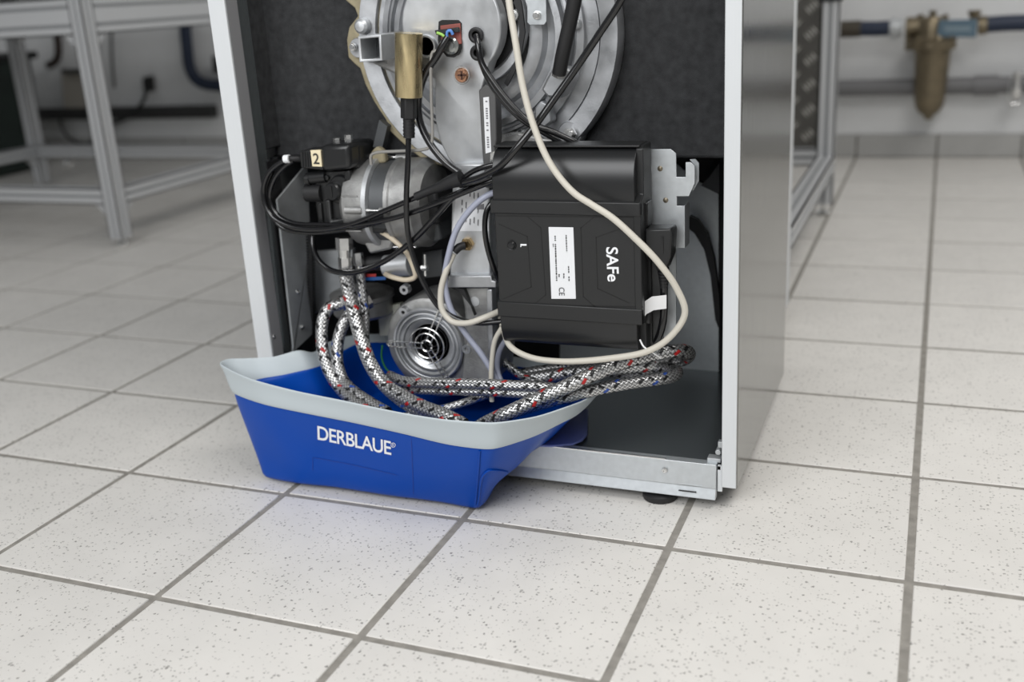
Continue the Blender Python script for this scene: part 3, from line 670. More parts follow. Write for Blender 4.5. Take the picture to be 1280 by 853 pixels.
# plug with strain relief
pg = MB().prism([(806, 287), (838, 286), (840, 292), (838, 322), (831, 340), (820, 338), (818, 326), (806, 322)], .085, .112).build('side_plug', plast_m, cu, bevel=.002)
MB().prism([(826, 296), (829, 296), (829, 318), (826, 318)], .0840, .086).build('plug_rib', plasts_m, pg)
b = MB()
for k in range(6): c = at(829+k*.2, 335+k*4, .098); b.lathe(c, [(.0068-.0004*k, 0), (.0068-.0004*k, -.0025)], (0, 0, 1), 16)
b.cyl(at(829, 333, .098), at(830, 360, .098), .0045, 14).build('strain_relief', rubber_m, pg)
# galvanised hook bracket
hb = thing('hook_bracket', 'galvanised steel bracket with open hook behind the right edge of the black control box', 'bracket', at(835, 310, .13))
b = MB().prism([(800, 187), (838, 186.5), (845, 192), (845.5, 221.5), (857, 221.5), (857, 203), (863, 203), (868.5, 207.5), (868.5, 229), (861, 245.5), (846, 245.5), (846, 257.5), (854, 257.5), (855, 310), (808, 310)], .1245, .1262)
b.build('bracket_plate', galv_m, hb, bevel=.0003)
MB().prism([(862, 199.5), (869, 199), (873.5, 204), (873.5, 226), (867, 238), (864, 238), (868.5, 228), (868.5, 207)], .136, .138).build('hook_return', galv_m, hb)
MB().box(at(854, 257.5, .1245), at(856.5, 310, .1262)+Vector((0, .022, 0))).build('bracket_flange', galv_m, hb, bevel=.0004)
for x, y in [(825, 211), (832, 250.5)]: MB().lathe(at(x, y, .1243), [(.0001, -.001), (.0020, -.0005), (.0032, .0003)], (0, 1, 0), 18).build('rivet', mat('tarnished_rivet', (.22, .19, .14), .4, .7), hb)
MB().lathe(at(809, 212.5, .1243), [(.0030, -.001), (.0048, -.0025), (.0048, .0005)], (0, 1, 0), 20, caps=(True, False)).build('collar', chrome_m, hb)
# metal plate under the cable on the right of the unit
MB().prism([(803, 311), (845, 311), (845, 420), (826, 436), (803, 436)], .132, .134).build('lower_plate', galv_m, hb)
# white wrap on the cable
wr = MB(); 
A = [(800, 391), (806, 377), (815, 371), (833, 369)]; Bq = [(801, 404), (808, 393), (817, 388), (833, 386)]
vs = [at(x, y, .080+.003*i) for i, (x, y) in enumerate(A)]+[at(x, y, .080+.003*i) for i, (x, y) in enumerate(Bq)]
wr.add(vs+[v+Vector((0, .0006, 0)) for v in vs], [(0,1,5,4),(1,2,6,5),(2,3,7,6),(8,12,13,9),(9,13,14,10),(10,14,15,11),(0,8,9,1),(1,9,10,2),(2,10,11,3),(4,5,13,12),(5,6,14,13),(6,7,15,14),(0,4,12,8),(3,11,15,7)])
tag(wr.build('cable_tag', mat('white_tape', (.72, .72, .72), .6), ang=60), 'white paper tag wrapped on the black cable right of the control box', 'tag')

# ================================================================== CABLES
def cable(name, label, pts, r, m, cat='cable', group=None, n=12):
    P = [at(x, y, Y) for x, y, Y in pts]
    return tag(MB().tube(P, r, n, step=max(.003, r)).build(name, m, origin=P[0], ang=60), label, cat, group)
cable('burner_cable', 'long cream cable hanging across the front of the black control box', [(630, -60, .07), (636, 0, .065), (644, 50, .06), (654, 110, .058), (668, 160, .055), (688, 205, .052), (716, 240, .050), (740, 256, .050), (765, 272, .050), (795, 299, .050), (822, 327, .052), (846, 361, .06), (856, 392, .065), (838, 421, .065), (810, 439, .065), (764, 448, .066), (698, 452, .068), (660, 446, .072), (638, 433, .08), (629, 410, .10), (626, 398, .115)], .0037, cream_m)
cable('ignition_lead', 'cream lead looping from the brass nut on the air duct to the control box', [(567, 317, .105), (558, 338, .098), (551, 365, .095), (553, 388, .092), (565, 402, .090), (585, 404, .088), (606, 397, .092), (625, 389, .105)], .0038, cream_m)
cable('ignition_lead_boot', 'short black rubber boot on the brass nut of the air duct', [(581, 307, .112), (574, 309, .108), (568, 315, .105)], .0050, rubber_m, 'cable boot')
cable('sensor_lead', 'thin cream lead hanging below the control box beside the air duct', [(628, 409, .095), (619, 425, .093), (615, 450, .092), (614, 478, .090), (615, 502, .088)], .0031, cream_m)
cable('blue_grey_cable', 'blue-grey cable curving from the control box down over the fan housing', [(628, 238, .11), (612, 243, .105), (592, 258, .10), (572, 285, .098), (561, 318, .098), (556, 352, .10), (563, 385, .10), (580, 414, .10), (604, 446, .10), (624, 480, .10)], .0038, bluegrey_m)
cable('blue_grey_cable', 'short blue-grey cable dropping behind the thin cream lead', [(632, 425, .11), (624, 440, .108), (622, 462, .105), (630, 485, .10)], .0032, bluegrey_m)
cable('motor_lead', 'tan lead looping below the motor around the small silver capacitor', [(477, 290, .125), (492, 300, .12), (508, 316, .118), (517, 335, .118), (519, 346, .12), (508, 350, .12), (492, 347, .12), (482, 343, .13)], .0032, tan_m)
def blk(label, pts, r=.0034, name='black_cable', group=None): return cable(name, label, pts, r, cable_m, group=group)
blk('outer black cable of the loop from the numbered coil plug toward the heat-shrink sleeve', [(364, 198, .118), (350, 204, .115), (335, 218, .112), (329, 243, .110), (338, 268, .108), (362, 283, .106), (400, 287, .105), (440, 280, .102), (480, 264, .100), (522, 246, .098), (560, 231, .097)], .0033)
blk('inner black cable of the loop from the numbered coil plug, running below the sleeve', [(366, 201, .120), (356, 208, .118), (343, 224, .118), (337, 248, .117), (346, 268, .116), (366, 279, .114), (404, 281, .112), (450, 281, .104), (495, 272, .101), (540, 257, .099), (580, 241, .098), (612, 228, .100), (626, 222, .104)], .0033)
blk('lowest black cable of the left loop, sagging deepest under the pump', [(341, 212, .121), (333, 236, .122), (336, 262, .120), (352, 284, .118), (385, 291, .116), (430, 287, .113), (470, 279, .110), (515, 265, .105), (552, 250, .104), (590, 234, .104), (626, 227, .108)], .0030)
blk('black cable bowing low past the steel hose fitting and up to the bundle', [(391, 292, .13), (391, 306, .125), (398, 325, .115), (414, 338, .110), (440, 341, .106), (470, 332, .103), (500, 314, .100), (525, 292, .099), (548, 267, .098), (568, 246, .099), (600, 232, .102)], .0036)
blk('black lead from the brass sensor, dropping down to the control box', [(511, 160, .098), (510, 200, .094), (508, 250, .092), (510, 292, .092), (519, 328, .092), (534, 362, .093), (550, 385, .094), (572, 399, .095), (600, 404, .097), (628, 402, .105)], .0034)
blk('black lead from the igniter window curving down behind the wire bracket', [(560, 46, .108), (554, 56, .106), (545, 72, .106), (531, 94, .108), (523, 124, .109), (525, 152, .108), (538, 180, .106), (556, 202, .104), (574, 216, .102)], .0044)
blk('black cable out of the upper grommet, crossing under the long diagonal cable', [(595, 44, .114), (598, 58, .108), (602, 78, .107), (618, 104, .106), (642, 134, .106), (664, 154, .108), (694, 166, .112), (722, 180, .118), (730, 186, .125)], .0036)
blk('black cable out of the lower grommet with faint lettering, ending behind the control box', [(598, 66, .114), (603, 82, .110), (613, 104, .109), (634, 132, .110), (656, 152, .112), (680, 166, .116), (706, 182, .124), (712, 190, .13)], .0033)
blk('long black cable running diagonally up to the top right', [(576, 229, .094), (600, 222, .080), (625, 208, .063), (645, 186, .062), (668, 158, .070), (697, 118, .078), (728, 74, .082), (752, 38, .080), (774, 4, .078), (800, -50, .075)], .0040)
blk('black cable in the bundle just above the long diagonal one', [(575, 226, .098), (592, 214, .096), (612, 207, .096), (630, 204, .100), (648, 200, .112)], .0032)
blk('black cable in the bundle entering the control box under its top', [(575, 232, .100), (595, 228, .099), (612, 222, .100), (632, 218, .110)], .0032)
blk('black cable bowing down the left side of the control box', [(616, 252, .112), (609, 262, .108), (606, 282, .106), (609, 308, .106), (617, 335, .108), (624, 352, .115)], .0034)
blk('black power cable leaving the side plug of the control box downwards', [(830, 352, .098), (830, 372, .098), (829, 400, .100), (822, 424, .108), (806, 440, .118)], .0044)
b = MB().tube([at(x, y, Y) for x, y, Y in [(520, 246, .0965), (536, 239, .0962), (552, 233, .0958), (560, 229, .0955), (577, 223, .095)]], lambda t: .0050+.0042*max(0, t-.35)*1.55, 20, step=.003)
tag(b.build('heat_shrink_sleeve', rubber_m), 'black heat-shrink sleeve gathering the cables in front of the burner', 'sleeve')
tag(MB().cyl(at(356, 199, .117), at(362, 198.5, .117), .0052, 16).build('cable_collar', print_m), 'small white collar on the cables by the numbered coil plug', 'cable collar')
tag(MB().tube([at(361, 198.5, .118), at(368, 198.5, .121), at(376, 199, .126)], .0040, 14).build('cable_gland', rubber_m), 'black gland between the white collar and the numbered coil plug', 'gland')
cable('wire_end', 'short blue wire bared at the igniter window', [(559, 47, .1065), (559, 40, .105), (563, 38, .105), (566, 43, .107)], .0017, mat('blue_wire', (.10, .25, .62), .4), 'wire')
cable('wire_end', 'short green-yellow wire bared at the igniter window', [(546, 41, .105), (552, 43, .106), (557, 47, .107)], .0016, mat('green_wire', (.30, .55, .10), .4), 'wire')
cable('earth_wire', 'green wire peeping out left of the fan housing', [(478, 432, .15), (477, 446, .15), (482, 460, .15), (490, 468, .15)], .0012, mat('green_earth', (.05, .28, .06), .4), 'wire')
cable('cable_tie', 'clear cable tie around the cream cable at the end of the braided hoses', [(800, 425, .07), (805, 434, .065), (816, 441, .066), (826, 448, .075)], .0010, mat('clear_tie', (.75, .75, .75), .3), 'cable tie')

# flame sensor
fsn = thing('flame_sensor', 'brass cylinder sensor with a black rubber collar hanging in front of the burner', 'sensor', at(511, 175, .095))
s0, s1 = at(511, 121, .095), at(511, 41, .095)
MB().lathe(s0, [(.0155, 0), (.0158, .0006), (.0158, (s1-s0).length-.0006), (.0152, (s1-s0).length)], s1-s0, 40).build('brass_body', brass_m, fsn)
MB().cyl(at(511, 148, .095), at(511, 121, .095), .0098, 6).build('rubber_collar', rubber_m, fsn, bevel=.001)
b = MB().cyl(at(511.5, 172, .095), at(511, 148, .095), .0066, 16)
for k in range(5): b.lathe(at(511.3, 168-k*4.4, .095), [(.0072, 0), (.0072, .0015)], (0, 0, 1), 16)
b.build('strain_relief', rubber_m, fsn)

# ================================================================== BLUE BASIN
def ctrl_loop(pts, n):
    """closed smooth-cornered loop through 3D points, resampled to n"""
    P = [Vector(p) for p in pts]; m_ = len(P); seg = [(P[(i+1) % m_]-P[i]).length for i in range(m_)]
    return P
# corners in order: front-left, front 1..3, front-right, right-mid, right-back, back-right, back-mid, back-left, left-back, left-mid
rimtop = [(-.842, .030, .1585), (-.775, -.0005, .1555), (-.705, -.0100, .1495), (-.632, -.0200, .1475), (-.555, -.0330, .1460), (-.495, -.0400, .1460), (-.447, -.0420, .1480), (-.425, -.0380, .1490), (-.395, -.010, .1470), (-.372, .024, .1470), (-.362, .070, .140), (-.372, .17, .118), (-.45, .262, .105), (-.58, .275, .110), (-.70, .268, .130), (-.755, .22, .142), (-.766, .165, .148), (-.766, .130, .1460), (-.775, .108, .1560), (-.798, .085, .1530), (-.826, .070, .1540), (-.846, .050, .1585)]
rimbot = [(-.826, .026, .1245), (-.765, .002, .1245), (-.700, -.006, .1220), (-.632, -.0130, .1200), (-.560, -.0200, .1160), (-.500, -.0270, .1120), (-.455, -.0290, .1120), (-.435, -.0250, .1140), (-.405, .005, .1180), (-.383, .034, .1240), (-.375, .075, .120), (-.385, .165, .108), (-.455, .250, .098), (-.58, .262, .102), (-.69, .256, .122), (-.742, .21, .135), (-.752, .160, .133), (-.752, .130, .1320), (-.762, .103, .1330), (-.785, .082, .1310), (-.812, .066, .1290), (-.828, .046, .1270)]
bottom = [(-.800, .029, .0015), (-.745, .020, .0030), (-.690, .022, .0045), (-.635, .022, .0045), (-.580, .022, .0040), (-.530, .022, .0025), (-.500, .0225, .0015), (-.488, .027, .002), (-.470, .055, .020), (-.452, .085, .046), (-.430, .112, .0625), (-.430, .165, .0625), (-.475, .225, .0625), (-.58, .235, .0625), (-.675, .230, .0625), (-.715, .200, .0625), (-.722, .160, .0625), (-.724, .135, .0625), (-.728, .105, .062), (-.752, .085, .048), (-.780, .068, .030), (-.796, .045, .008)]
def interp_loops(A, B, t, bulge=0):
    return [Vector(a).lerp(Vector(b), t) for a, b in zip(A, B)]
def loft(loops):
    M_ = 4; L2 = []
    for L in loops:
        L = [Vector(p) for p in L]; n = len(L); out = []
        for i in range(n):
            p0, p1, p2, p3 = L[i-1], L[i], L[(i+1) % n], L[(i+2) % n]
            for k in range(M_):
                t = k/M_; out.append(.5*((2*p1)+(-p0+p2)*t*.7+(2*p0-5*p1+4*p2-p3)*t*t*.7+(-p0+3*p1-3*p2+p3)*t*t*t*.7) if False else catm(p0, p1, p2, p3, t))
        L2.append(out)
    return L2
def catm(p0, p1, p2, p3, t):
    m1 = (p2-p0)*.38; m2 = (p3-p1)*.38; t2 = t*t; t3 = t2*t
    return p1*(2*t3-3*t2+1)+m1*(t3-2*t2+t)+p2*(-2*t3+3*t2)+m2*(t3-t2)
def loft_mesh(loops, cap=False):
    b = MB(); n = len(loops[0])
    for L in loops: b.v += L
    for i in range(len(loops)-1):
        for k in range(n): l = (k+1) % n; b.f.append((i*n+k, i*n+l, (i+1)*n+l, (i+1)*n+k))
    if cap:
        # flat-ish bottom: shrink towards the centroid in rings
        L = loops[-1]; c = sum(L, Vector())/n; base = (len(loops)-1)*n
        for s_ in (.66, .33):
            ring = [c.lerp(p, s_) for p in L]
            for p in ring: p.z = max(.0025, min(p.z, .0635) if p.y > .09 else max(.0025, (p.y-.03)/.06*.060))
            if True:
                for p in ring:
                    p.z = .003 if p.y < .04 else min(.0635, .003+(p.y-.04)/.055*.0605)
            st_ = len(b.v); b.v += ring
            for k in range(n): l = (k+1) % n; b.f.append((base+k, base+l, st_+l, st_+k))
            base = st_
        cz_ = Vector(c); cz_.z = .0635; b.v.append(cz_); ci = len(b.v)-1
        for k in range(n): b.f.append((base+k, base+(k+1) % n, ci))
    return b
def wob(L, amp, sc, seed):
    return [p+Vector((noise.noise(p*sc+Vector((seed, 0, 0))), noise.noise(p*sc+Vector((0, seed, 0))), noise.noise(p*sc+Vector((0, 0, seed)))))*amp for p in L]
bas = thing('blue_basin', 'soft blue plastic basin with light grey rim reading DERBLAUE, tucked under the burner', 'basin', (-.65, .05, 0))
LT, LBm, LBt = loft([rimtop, rimbot, bottom])
mids = [[a.lerp(b_, t) for a, b_ in zip(LBm, LBt)] for t in (.12, .3, .5, .7, .86, .95)]
mids = [wob(L, .0035, 14, 3+i*.3) for i, L in enumerate(mids)]
def dent(L, c, r, d):
    return [p+Vector(d)*math.exp(-(((p-Vector(c)).length/r)**2)) for p in L]
mids = [dent(dent(L, (-.468, .050, .026), .017, (-.013, .004, .006)), (-.447, .045, .075), .022, (.004, -.003, 0)) for L in mids]
body_b = loft_mesh([LBm]+mids+[LBt], True).build('basin_body', blue_m, bas, ang=70)
sm = body_b.modifiers.new('thickness', 'SOLIDIFY'); sm.thickness = .0022; sm.offset = -1
sub = body_b.modifiers.new('sub', 'SUBSURF'); sub.levels = 1; sub.render_levels = 1
out0 = [p.copy() for p in LBm]
cR = Vector((-.6, .1, 0))
def push(L, d, dz):
    r = []
    for p in L:
        v = Vector((p.x-cR.x, (p.y-cR.y)*1.6, 0)).normalized(); r.append(p+v*d+Vector((0, 0, dz)))
    return r
rl = [push(LBm, .0010, -.002), push(LBm, .0028, 0), push(interp_loops(LBm, LT, .25), .0026, 0), push(interp_loops(LBm, LT, .6), .0012, 0), push(interp_loops(LBm, LT, .9), .0016, 0), push(LT, .0022, -.0002), push(LT, .0005, .0012), push(LT, -.0014, 0), push(interp_loops(LBm, LT, .6), -.0026, 0), push(LBm, -.0028, 0), push(LBm, -.0024, -.003)]
rim_o = loft_mesh(rl).build('basin_rim', rim_m, bas, ang=80)
sub = rim_o.modifiers.new('sub', 'SUBSURF'); sub.levels = 1; sub.render_levels = 1
# lettering laid on the front wall
bpy.context.view_layer.update()
dg = bpy.context.evaluated_depsgraph_get()
def bvh_of(o):
    e = o.evaluated_get(dg); me = e.to_mesh(); mw = Matrix.Translation(wloc(o)); vs = [mw @ v.co for v in me.vertices]; fs = [tuple(p.vertices) for p in me.polygons]; e.to_mesh_clear()
    return BVHTree.FromPolygons(vs, fs)
BV = bvh_of(body_b)
def hit(px, py, off=.0007):
    d = ray(px, py).normalized(); h = BV.ray_cast(CAM, d)
    if h[0] is None: return at(px, py, .02)
    n_ = h[1] if h[1].dot(d) < 0 else -h[1]
    return h[0]+n_*off
def decal_text(name, body, m, parent, bl, br, tl, bold=0, spacing=1):
    vs, fs = text_mesh(body, 1, spacing, bold); b = MB(); 
    W = (br[0]-bl[0], br[1]-bl[1]); Hh = (tl[0]-bl[0], tl[1]-bl[1])
    b.add([hit(bl[0]+W[0]*x+Hh[0]*y, bl[1]+W[1]*x+Hh[1]*y) for x, y in vs], fs); return b.build(name, m, parent, smooth=False)
decal_text('lettering', 'DERBLAUE', print_m, bas, (397.5, 549.5), (489.5, 569), (397, 532), bold=.014, spacing=.93)
decal_text('lettering', 'R', print_m, bas, (490.8, 557.6), (493.0, 558.0), (490.7, 554.2))
b = MB()
for k in range(16):
    a0, a1 = 2*PI*k/16, 2*PI*(k+1)/16
    b.add([hit(491.8+math.cos(a)*r, 556.2+math.sin(a)*r) for a, r in ((a0, 3), (a1, 3), (a1, 2.4), (a0, 2.4))], [(0, 1, 2, 3)])
b.build('lettering', print_m, bas, smooth=False)
def decal_line(b, pts, w):
    for (x0, y0), (x1, y1) in zip(pts[:-1], pts[1:]):
        n = max(1, int(math.hypot(x1-x0, y1-y0)/10)); dx, dy = x1-x0, y1-y0; l = math.hypot(dx, dy); nx, ny = -dy/l*w/2, dx/l*w/2
        for k in range(n):
            a, c = k/n, (k+1)/n
            q = [(x0+dx*a+nx, y0+dy*a+ny), (x0+dx*c+nx, y0+dy*c+ny), (x0+dx*c-nx, y0+dy*c-ny), (x0+dx*a-nx, y0+dy*a-ny)]
            b.add([hit(*p_, .0004) for p_ in q], [(0, 1, 2, 3)])
b = MB(); decal_line(b, [(391, 572), (391, 588)], .9); decal_line(b, [(392, 572), (440, 581), (496, 594)], .8); decal_line(b, [(514, 543), (517, 618)], .8)
b.build('emboss_shade_line', emboss_shade_m, bas, smooth=False)  # emboss shade drawn as flat strips in a slightly darker blue
# folded corner pocket at the right
pk = MB()
pk.tube([hit(x, y, .0008) for x, y in [(634, 590), (622, 588), (611, 588), (604, 594), (600.5, 606), (599, 620), (597, 631)]], .0014, 8)
pk.tube([hit(x, y, .0008) for x, y in [(600, 563), (598.5, 585), (596.5, 610), (594.5, 630)]], .0011, 8)
pk.build('corner_fold', blue_m, bas, ang=70)
# flap lying on the pan
fl_ = [(660, 556), (690, 512), (735.5, 511), (734, 543), (728, 550), (716, 555), (690, 557)]
tag(MB().ext([atz(x, y, .0600) for x, y in fl_], (0, 0, -.0030)).build('pouring_flap', flap_m, bas, bevel=.0012), 'dusky blue flap lying flat on the cabinet floor')

# ================================================================== BRAIDED HOSES
def hose(label, pts, r, m, n=20, f0=False):
    P = [at(x, y, Y) for x, y, Y in pts]
    t = thing('braided_hose', label, 'hose', P[0], 'braided oil hoses')
    MB().tube(P, r, n, step=.006, uv=True).build('braid', m, t, ang=80)
    return t, P
def fitting(t, a, b_, r, name='fitting'):
    a, b_ = Vector(a), Vector(b_); d = (b_-a); L = d.length
    f = MB().lathe(a, [(r*.78, 0), (r*.8, L*.38), (r*.86, L*.4)], d, 20).build(name, chrome_m, t)
    MB().lathe(a+d*.4, [(r*1.12, 0), (r*1.12, L*.6)], d, 6).build('hex_nut', chrome_m, f, smooth=False)
t, P = hose('thick red-flecked braided hose from the tall steel fitting sweeping down into the basin', [(432, 344, .120), (437, 368, .118), (444, 396, .112), (452, 425, .100), (463, 455, .088), (480, 480, .075), (505, 497, .060), (530, 510, .045), (556, 520, .032), (580, 532, .025)], .0092, hose_r)
fitting(t, at(432, 346, .120), at(431, 322, .122), .0078)
fitting(t, at(431, 322, .122), at(430, 297, .124), .0098)
t, P = hose('thin blue-flecked braided hose behind the thick one, dropping from under the pump', [(450, 340, .135), (453, 365, .133), (456, 395, .128), (456, 425, .118), (462, 452, .104), (473, 476, .090), (492, 496, .078), (514, 511, .060), (535, 520, .05)], .0062, hose_b)
fitting(t, at(450, 342, .135), at(447, 316, .137), .0065)
t, P = hose('red-flecked braided hose of the left pair, arching from the elbow fitting', [(424, 381, .135), (412, 384, .128), (404, 398, .118), (402, 422, .106), (405, 446, .095), (412, 466, .086), (424, 484, .078), (440, 500, .060), (462, 514, .045)], .0080, hose_r)
fitting(t, at(420, 382, .133), at(436, 376, .145), .0095)
t, P = hose('blue-flecked braided hose of the left pair, in front of the red-flecked arch', [(448, 382, .140), (438, 392, .128), (428, 408, .116), (422, 430, .104), (422, 454, .094), (428, 474, .085), (440, 488, .072), (460, 502, .060), (484, 516, .045)], .0078, hose_b)
fitting(t, at(447, 384, .140), at(462, 376, .155), .0090)
hose('upper of the two red-flecked hoses lying level across the fan housing', [(487, 470, .105), (505, 477, .092), (540, 479, .080), (590, 480, .074), (640, 482, .074), (680, 484, .078), (712, 488, .095), (735, 486, .12)], .0066, hose_r)
hose('lower of the two red-flecked hoses lying level across the fan housing', [(492, 478, .110), (510, 486, .095), (545, 488, .084), (600, 489, .078), (650, 492, .078), (690, 496, .082), (712, 499, .098)], .0062, hose_r)
t, P = hose('long red-flecked hose rising over the basin rim and looping back at the far right', [(590, 540, .040), (608, 529, .028), (634, 517, .020), (665, 503, .032), (700, 487, .045), (740, 469, .070), (780, 453, .100), (815, 444, .125), (845, 439, .145), (860, 441, .165), (856, 448, .185), (830, 454, .185), (790, 459, .175), (740, 463, .17), (700, 468, .165), (660, 474, .16)], .0086, hose_r)
t, P = hose('blue-flecked hose under the rising one, with the lower loop at the far right', [(600, 535, .050), (625, 522, .048), (665, 508, .052), (705, 497, .062), (750, 486, .085), (795, 478, .110), (825, 474, .130), (843, 470, .148), (846, 464, .165), (825, 459, .18), (780, 466, .19), (730, 461, .20), (690, 462, .20), (650, 468, .19)], .0074, hose_b)
hose('thin red-flecked hose half hidden behind the air duct, sloping into the basin', [(618, 440, .17), (632, 455, .165), (650, 468, .160), (672, 480, .15), (700, 492, .14)], .0058, hose_r)
hose('short grey braided hose end curling on the basin floor below the fan', [(500, 522, .060), (530, 516, .062), (555, 511, .068), (582, 503, .080), (608, 494, .100)], .0050, hose_b)

# ================================================================== BENCH (left background)
def profile(b, bg_, a, c, w, h=None, axis='z'):
    """aluminium extrusion between a and c (axis aligned) with slots on every face"""
    h = h or w; a = Vector(a); c = Vector(c)
    ax = {'x': 0, 'y': 1, 'z': 2}[axis]; o1, o2 = [i for i in range(3) if i != ax]
    lo = Vector(a); hi = Vector(c)
    if lo[ax] > hi[ax]: lo, hi = hi, lo
    p0 = lo.copy(); p1 = hi.copy(); p0[o1] -= w/2; p1[o1] += w/2; p0[o2] -= h/2; p1[o2] += h/2
    s = .0035; g_ = .009
    core0, core1 = p0.copy(), p1.copy()
    for i in (o1, o2): core0[i] += s; core1[i] -= s
    bg_.box(core0, core1)
    # lands between slots on each face
    def lands(span, size):
        n = max(1, round(size/.045)); out = []; step = size/n; e = -size/2
        cuts = [(-size/2+step*(k+.5)-g_/2, -size/2+step*(k+.5)+g_/2) for k in range(n)]
        prev = -size/2
        for c0_, c1_ in cuts: out.append((prev, c0_)); prev = c1_
        out.append((prev, size/2)); return out
    mid1 = (p0[o1]+p1[o1])/2; mid2 = (p0[o2]+p1[o2])/2
    for l0, l1 in lands(0, w):
        for sgn in (-1, 1):
            q0 = p0.copy(); q1 = p1.copy(); q0[o1] = mid1+l0; q1[o1] = mid1+l1
            if sgn < 0: q1[o2] = p0[o2]+s
            else: q0[o2] = p1[o2]-s
            b.box(q0, q1)
    for l0, l1 in lands(0, h):
        for sgn in (-1, 1):
            q0 = p0.copy(); q1 = p1.copy(); q0[o2] = mid2+l0; q1[o2] = mid2+l1
            if sgn < 0: q1[o1] = p0[o1]+s
            else: q0[o1] = p1[o1]-s
            b.box(q0, q1)
def prof_part(name, parent, a, c, w, h=None, axis='z'):
    b, g2 = MB(), MB(); profile(b, g2, a, c, w, h, axis)
    o = b.build(name, profile_m, parent, smooth=False); g2.build('slot_core', groove_m, o, smooth=False); return o
ben = thing('workbench', 'aluminium-profile workbench at the left with slotted legs and low stretchers', 'workbench', (-2.6, 1.55, 0))
bx0, bx1, by0, by1 = -3.05, -2.03, 1.175, 1.93
W = .042
for x, y in [(bx0, by0), (bx1, by0), (bx0, by1), (bx1, by1)]:
    lg = prof_part('leg', ben, (x, y, .022), (x, y, .66), W)
    MB().cyl((x, y, .004), (x, y, .03), .006, 12).lathe((x, y, 0), [(.014, 0), (.016, .004), (.012, .010), (.006, .014)], (0, 0, 1), 24).build('levelling_foot', chrome_m, lg)
for y in (by0, by1):
    prof_part('top_rail', ben, (bx0+W/2, y, .594), (bx1-W/2, y, .594), W, .090, 'x')
    prof_part('stretcher', ben, (bx0+W/2, y, .136), (bx1-W/2, y, .136), W, W, 'x')
for x in (bx0, bx1):
    prof_part('top_rail', ben, (x, by0+W/2, .594), (x, by1-W/2, .594), W, .090, 'y')
    prof_part('stretcher', ben, (x, by0+W/2, .136), (x, by1-W/2, .136), W, W, 'y')
MB().box((bx0-.1, by0-.03, .660), (bx1+.03, by1+.25, .690)).build('bench_top', mat('grey_laminate', (.25, .26, .26), .5), ben, bevel=.002)  # rear overhang is added, out of view, to shade the wall below
def gusset(p, dx, dz, parent, axis=0, s=.034):
    p = Vector(p); e = Vector((dx, 0, 0)) if axis == 0 else Vector((0, dx, 0)); up = Vector((0, 0, dz)); wv = Vector((0, 1, 0)) if axis == 0 else Vector((1, 0, 0))
    MB().ext([p-wv*.016, p+e*s-wv*.016, p+up*s-wv*.016], wv*.032).build('corner_bracket', profile_m, parent, bevel=.001)
gusset((bx1-W/2, by0, .549), -1, -1, ben); gusset((bx1-W/2, by0, .115), -1, -1, ben)
gusset((bx1, by0+W/2, .549), 1, -1, ben, 1); gusset((bx1, by0+W/2, .115), 1, -1, ben, 1)
gusset((bx0+W/2, by1, .549), 1, -1, ben); gusset((bx0, by1-W/2, .115), -1, -1, ben, 1)
MB().lathe(at(84, 205, by1-.03), [(.006, -.010), (.013, -.008), (.017, .003), (.017, .010)], (0, 1, 0), 24).build('bolt_head', chrome_m, ben)
for i, (dx, w_) in enumerate([(.1, .10), (.35, .16), (.6, .07)]):
    pass
tag(MB().box((-2.95, 1.25, .690), (-2.72, 1.40, .72)).build('parts_tray', dark_m, bevel=.004), 'dark tray lying near the front edge of the workbench', 'tray')
# dark green bin
gb = thing('storage_bin', 'dark green bin with a sagging rim standing under the left end of the workbench', 'bin', (-3.75, 2.2, 0))
x1 = -3.43
b = MB().ext([(-4.1, 1.95, .0), (x1-.03, 1.95, .0), (x1, 1.95, .46), (-4.15, 1.95, .46)], (0, .42, 0)); b.build('bin_body', green_m, gb, bevel=.02)
MB().box((-4.17, 1.93, .44), (x1+.015, 2.39, .47)).build('bin_rim', mat('black_rim', (.008, .009, .009), .5), gb, bevel=.008)
# wall services on the left
def wpipe(name, label, pts, r, m, cat='pipe', clip=None):
    return tag(MB().tube([Vector(p) for p in pts], r, 16, step=.02).build(name, m, ang=60), label, cat)
wy = 2.655
def w(px, py, Y=wy): return at(px, py, Y)
wpipe('navy_pipe', 'navy insulated pipe bending from vertical to horizontal on the wall behind the workbench', [w(226, -20), w(230, 20), w(234, 60), w(237, 84), w(244, 98), w(256, 105), w(272, 107), w(300, 111)], .024, navy_m)
a = w(150, 141); b_ = w(266, 152)
cd = MB().box((-3.95, 2.66, a.z-.028), (b_.x, 2.6995, a.z+.022)).build('cable_duct', mat('dark_duct', (.035, .035, .035), .6), bevel=.003); tag(cd, 'dark horizontal cable duct on the wall behind the workbench', 'duct')
pgl = MB().prism([(177, 97), (186, 95), (188, 114), (179, 116)], 2.66, 2.695).build('power_plug', rubber_m, bevel=.005); tag(pgl, 'black plug in the wall outlet behind the workbench', 'plug')
wpipe('cord', 'black cord drooping from the plug behind the workbench', [w(183, 112, 2.63), w(181, 122, 2.62), w(172, 136, 2.62), w(158, 147, 2.62), w(140, 155, 2.62)], .008, rubber_m, 'cord')
wpipe('cord', 'thin dark cord sagging between the legs of the workbench', [w(75, 150, 2.62), w(80, 165, 2.6), w(92, 177, 2.6), (w(110, 180, 2.6)), w(128, 168, 2.62), w(140, 155, 2.62)], .006, rubber_m, 'cord')
tag(MB().prism([(264, 70), (270, 70), (272, 92), (266, 92)], 2.62, 2.69).build('wall_plug', rubber_m, bevel=.004), 'small dark plug on the wall beside the navy pipe', 'plug')
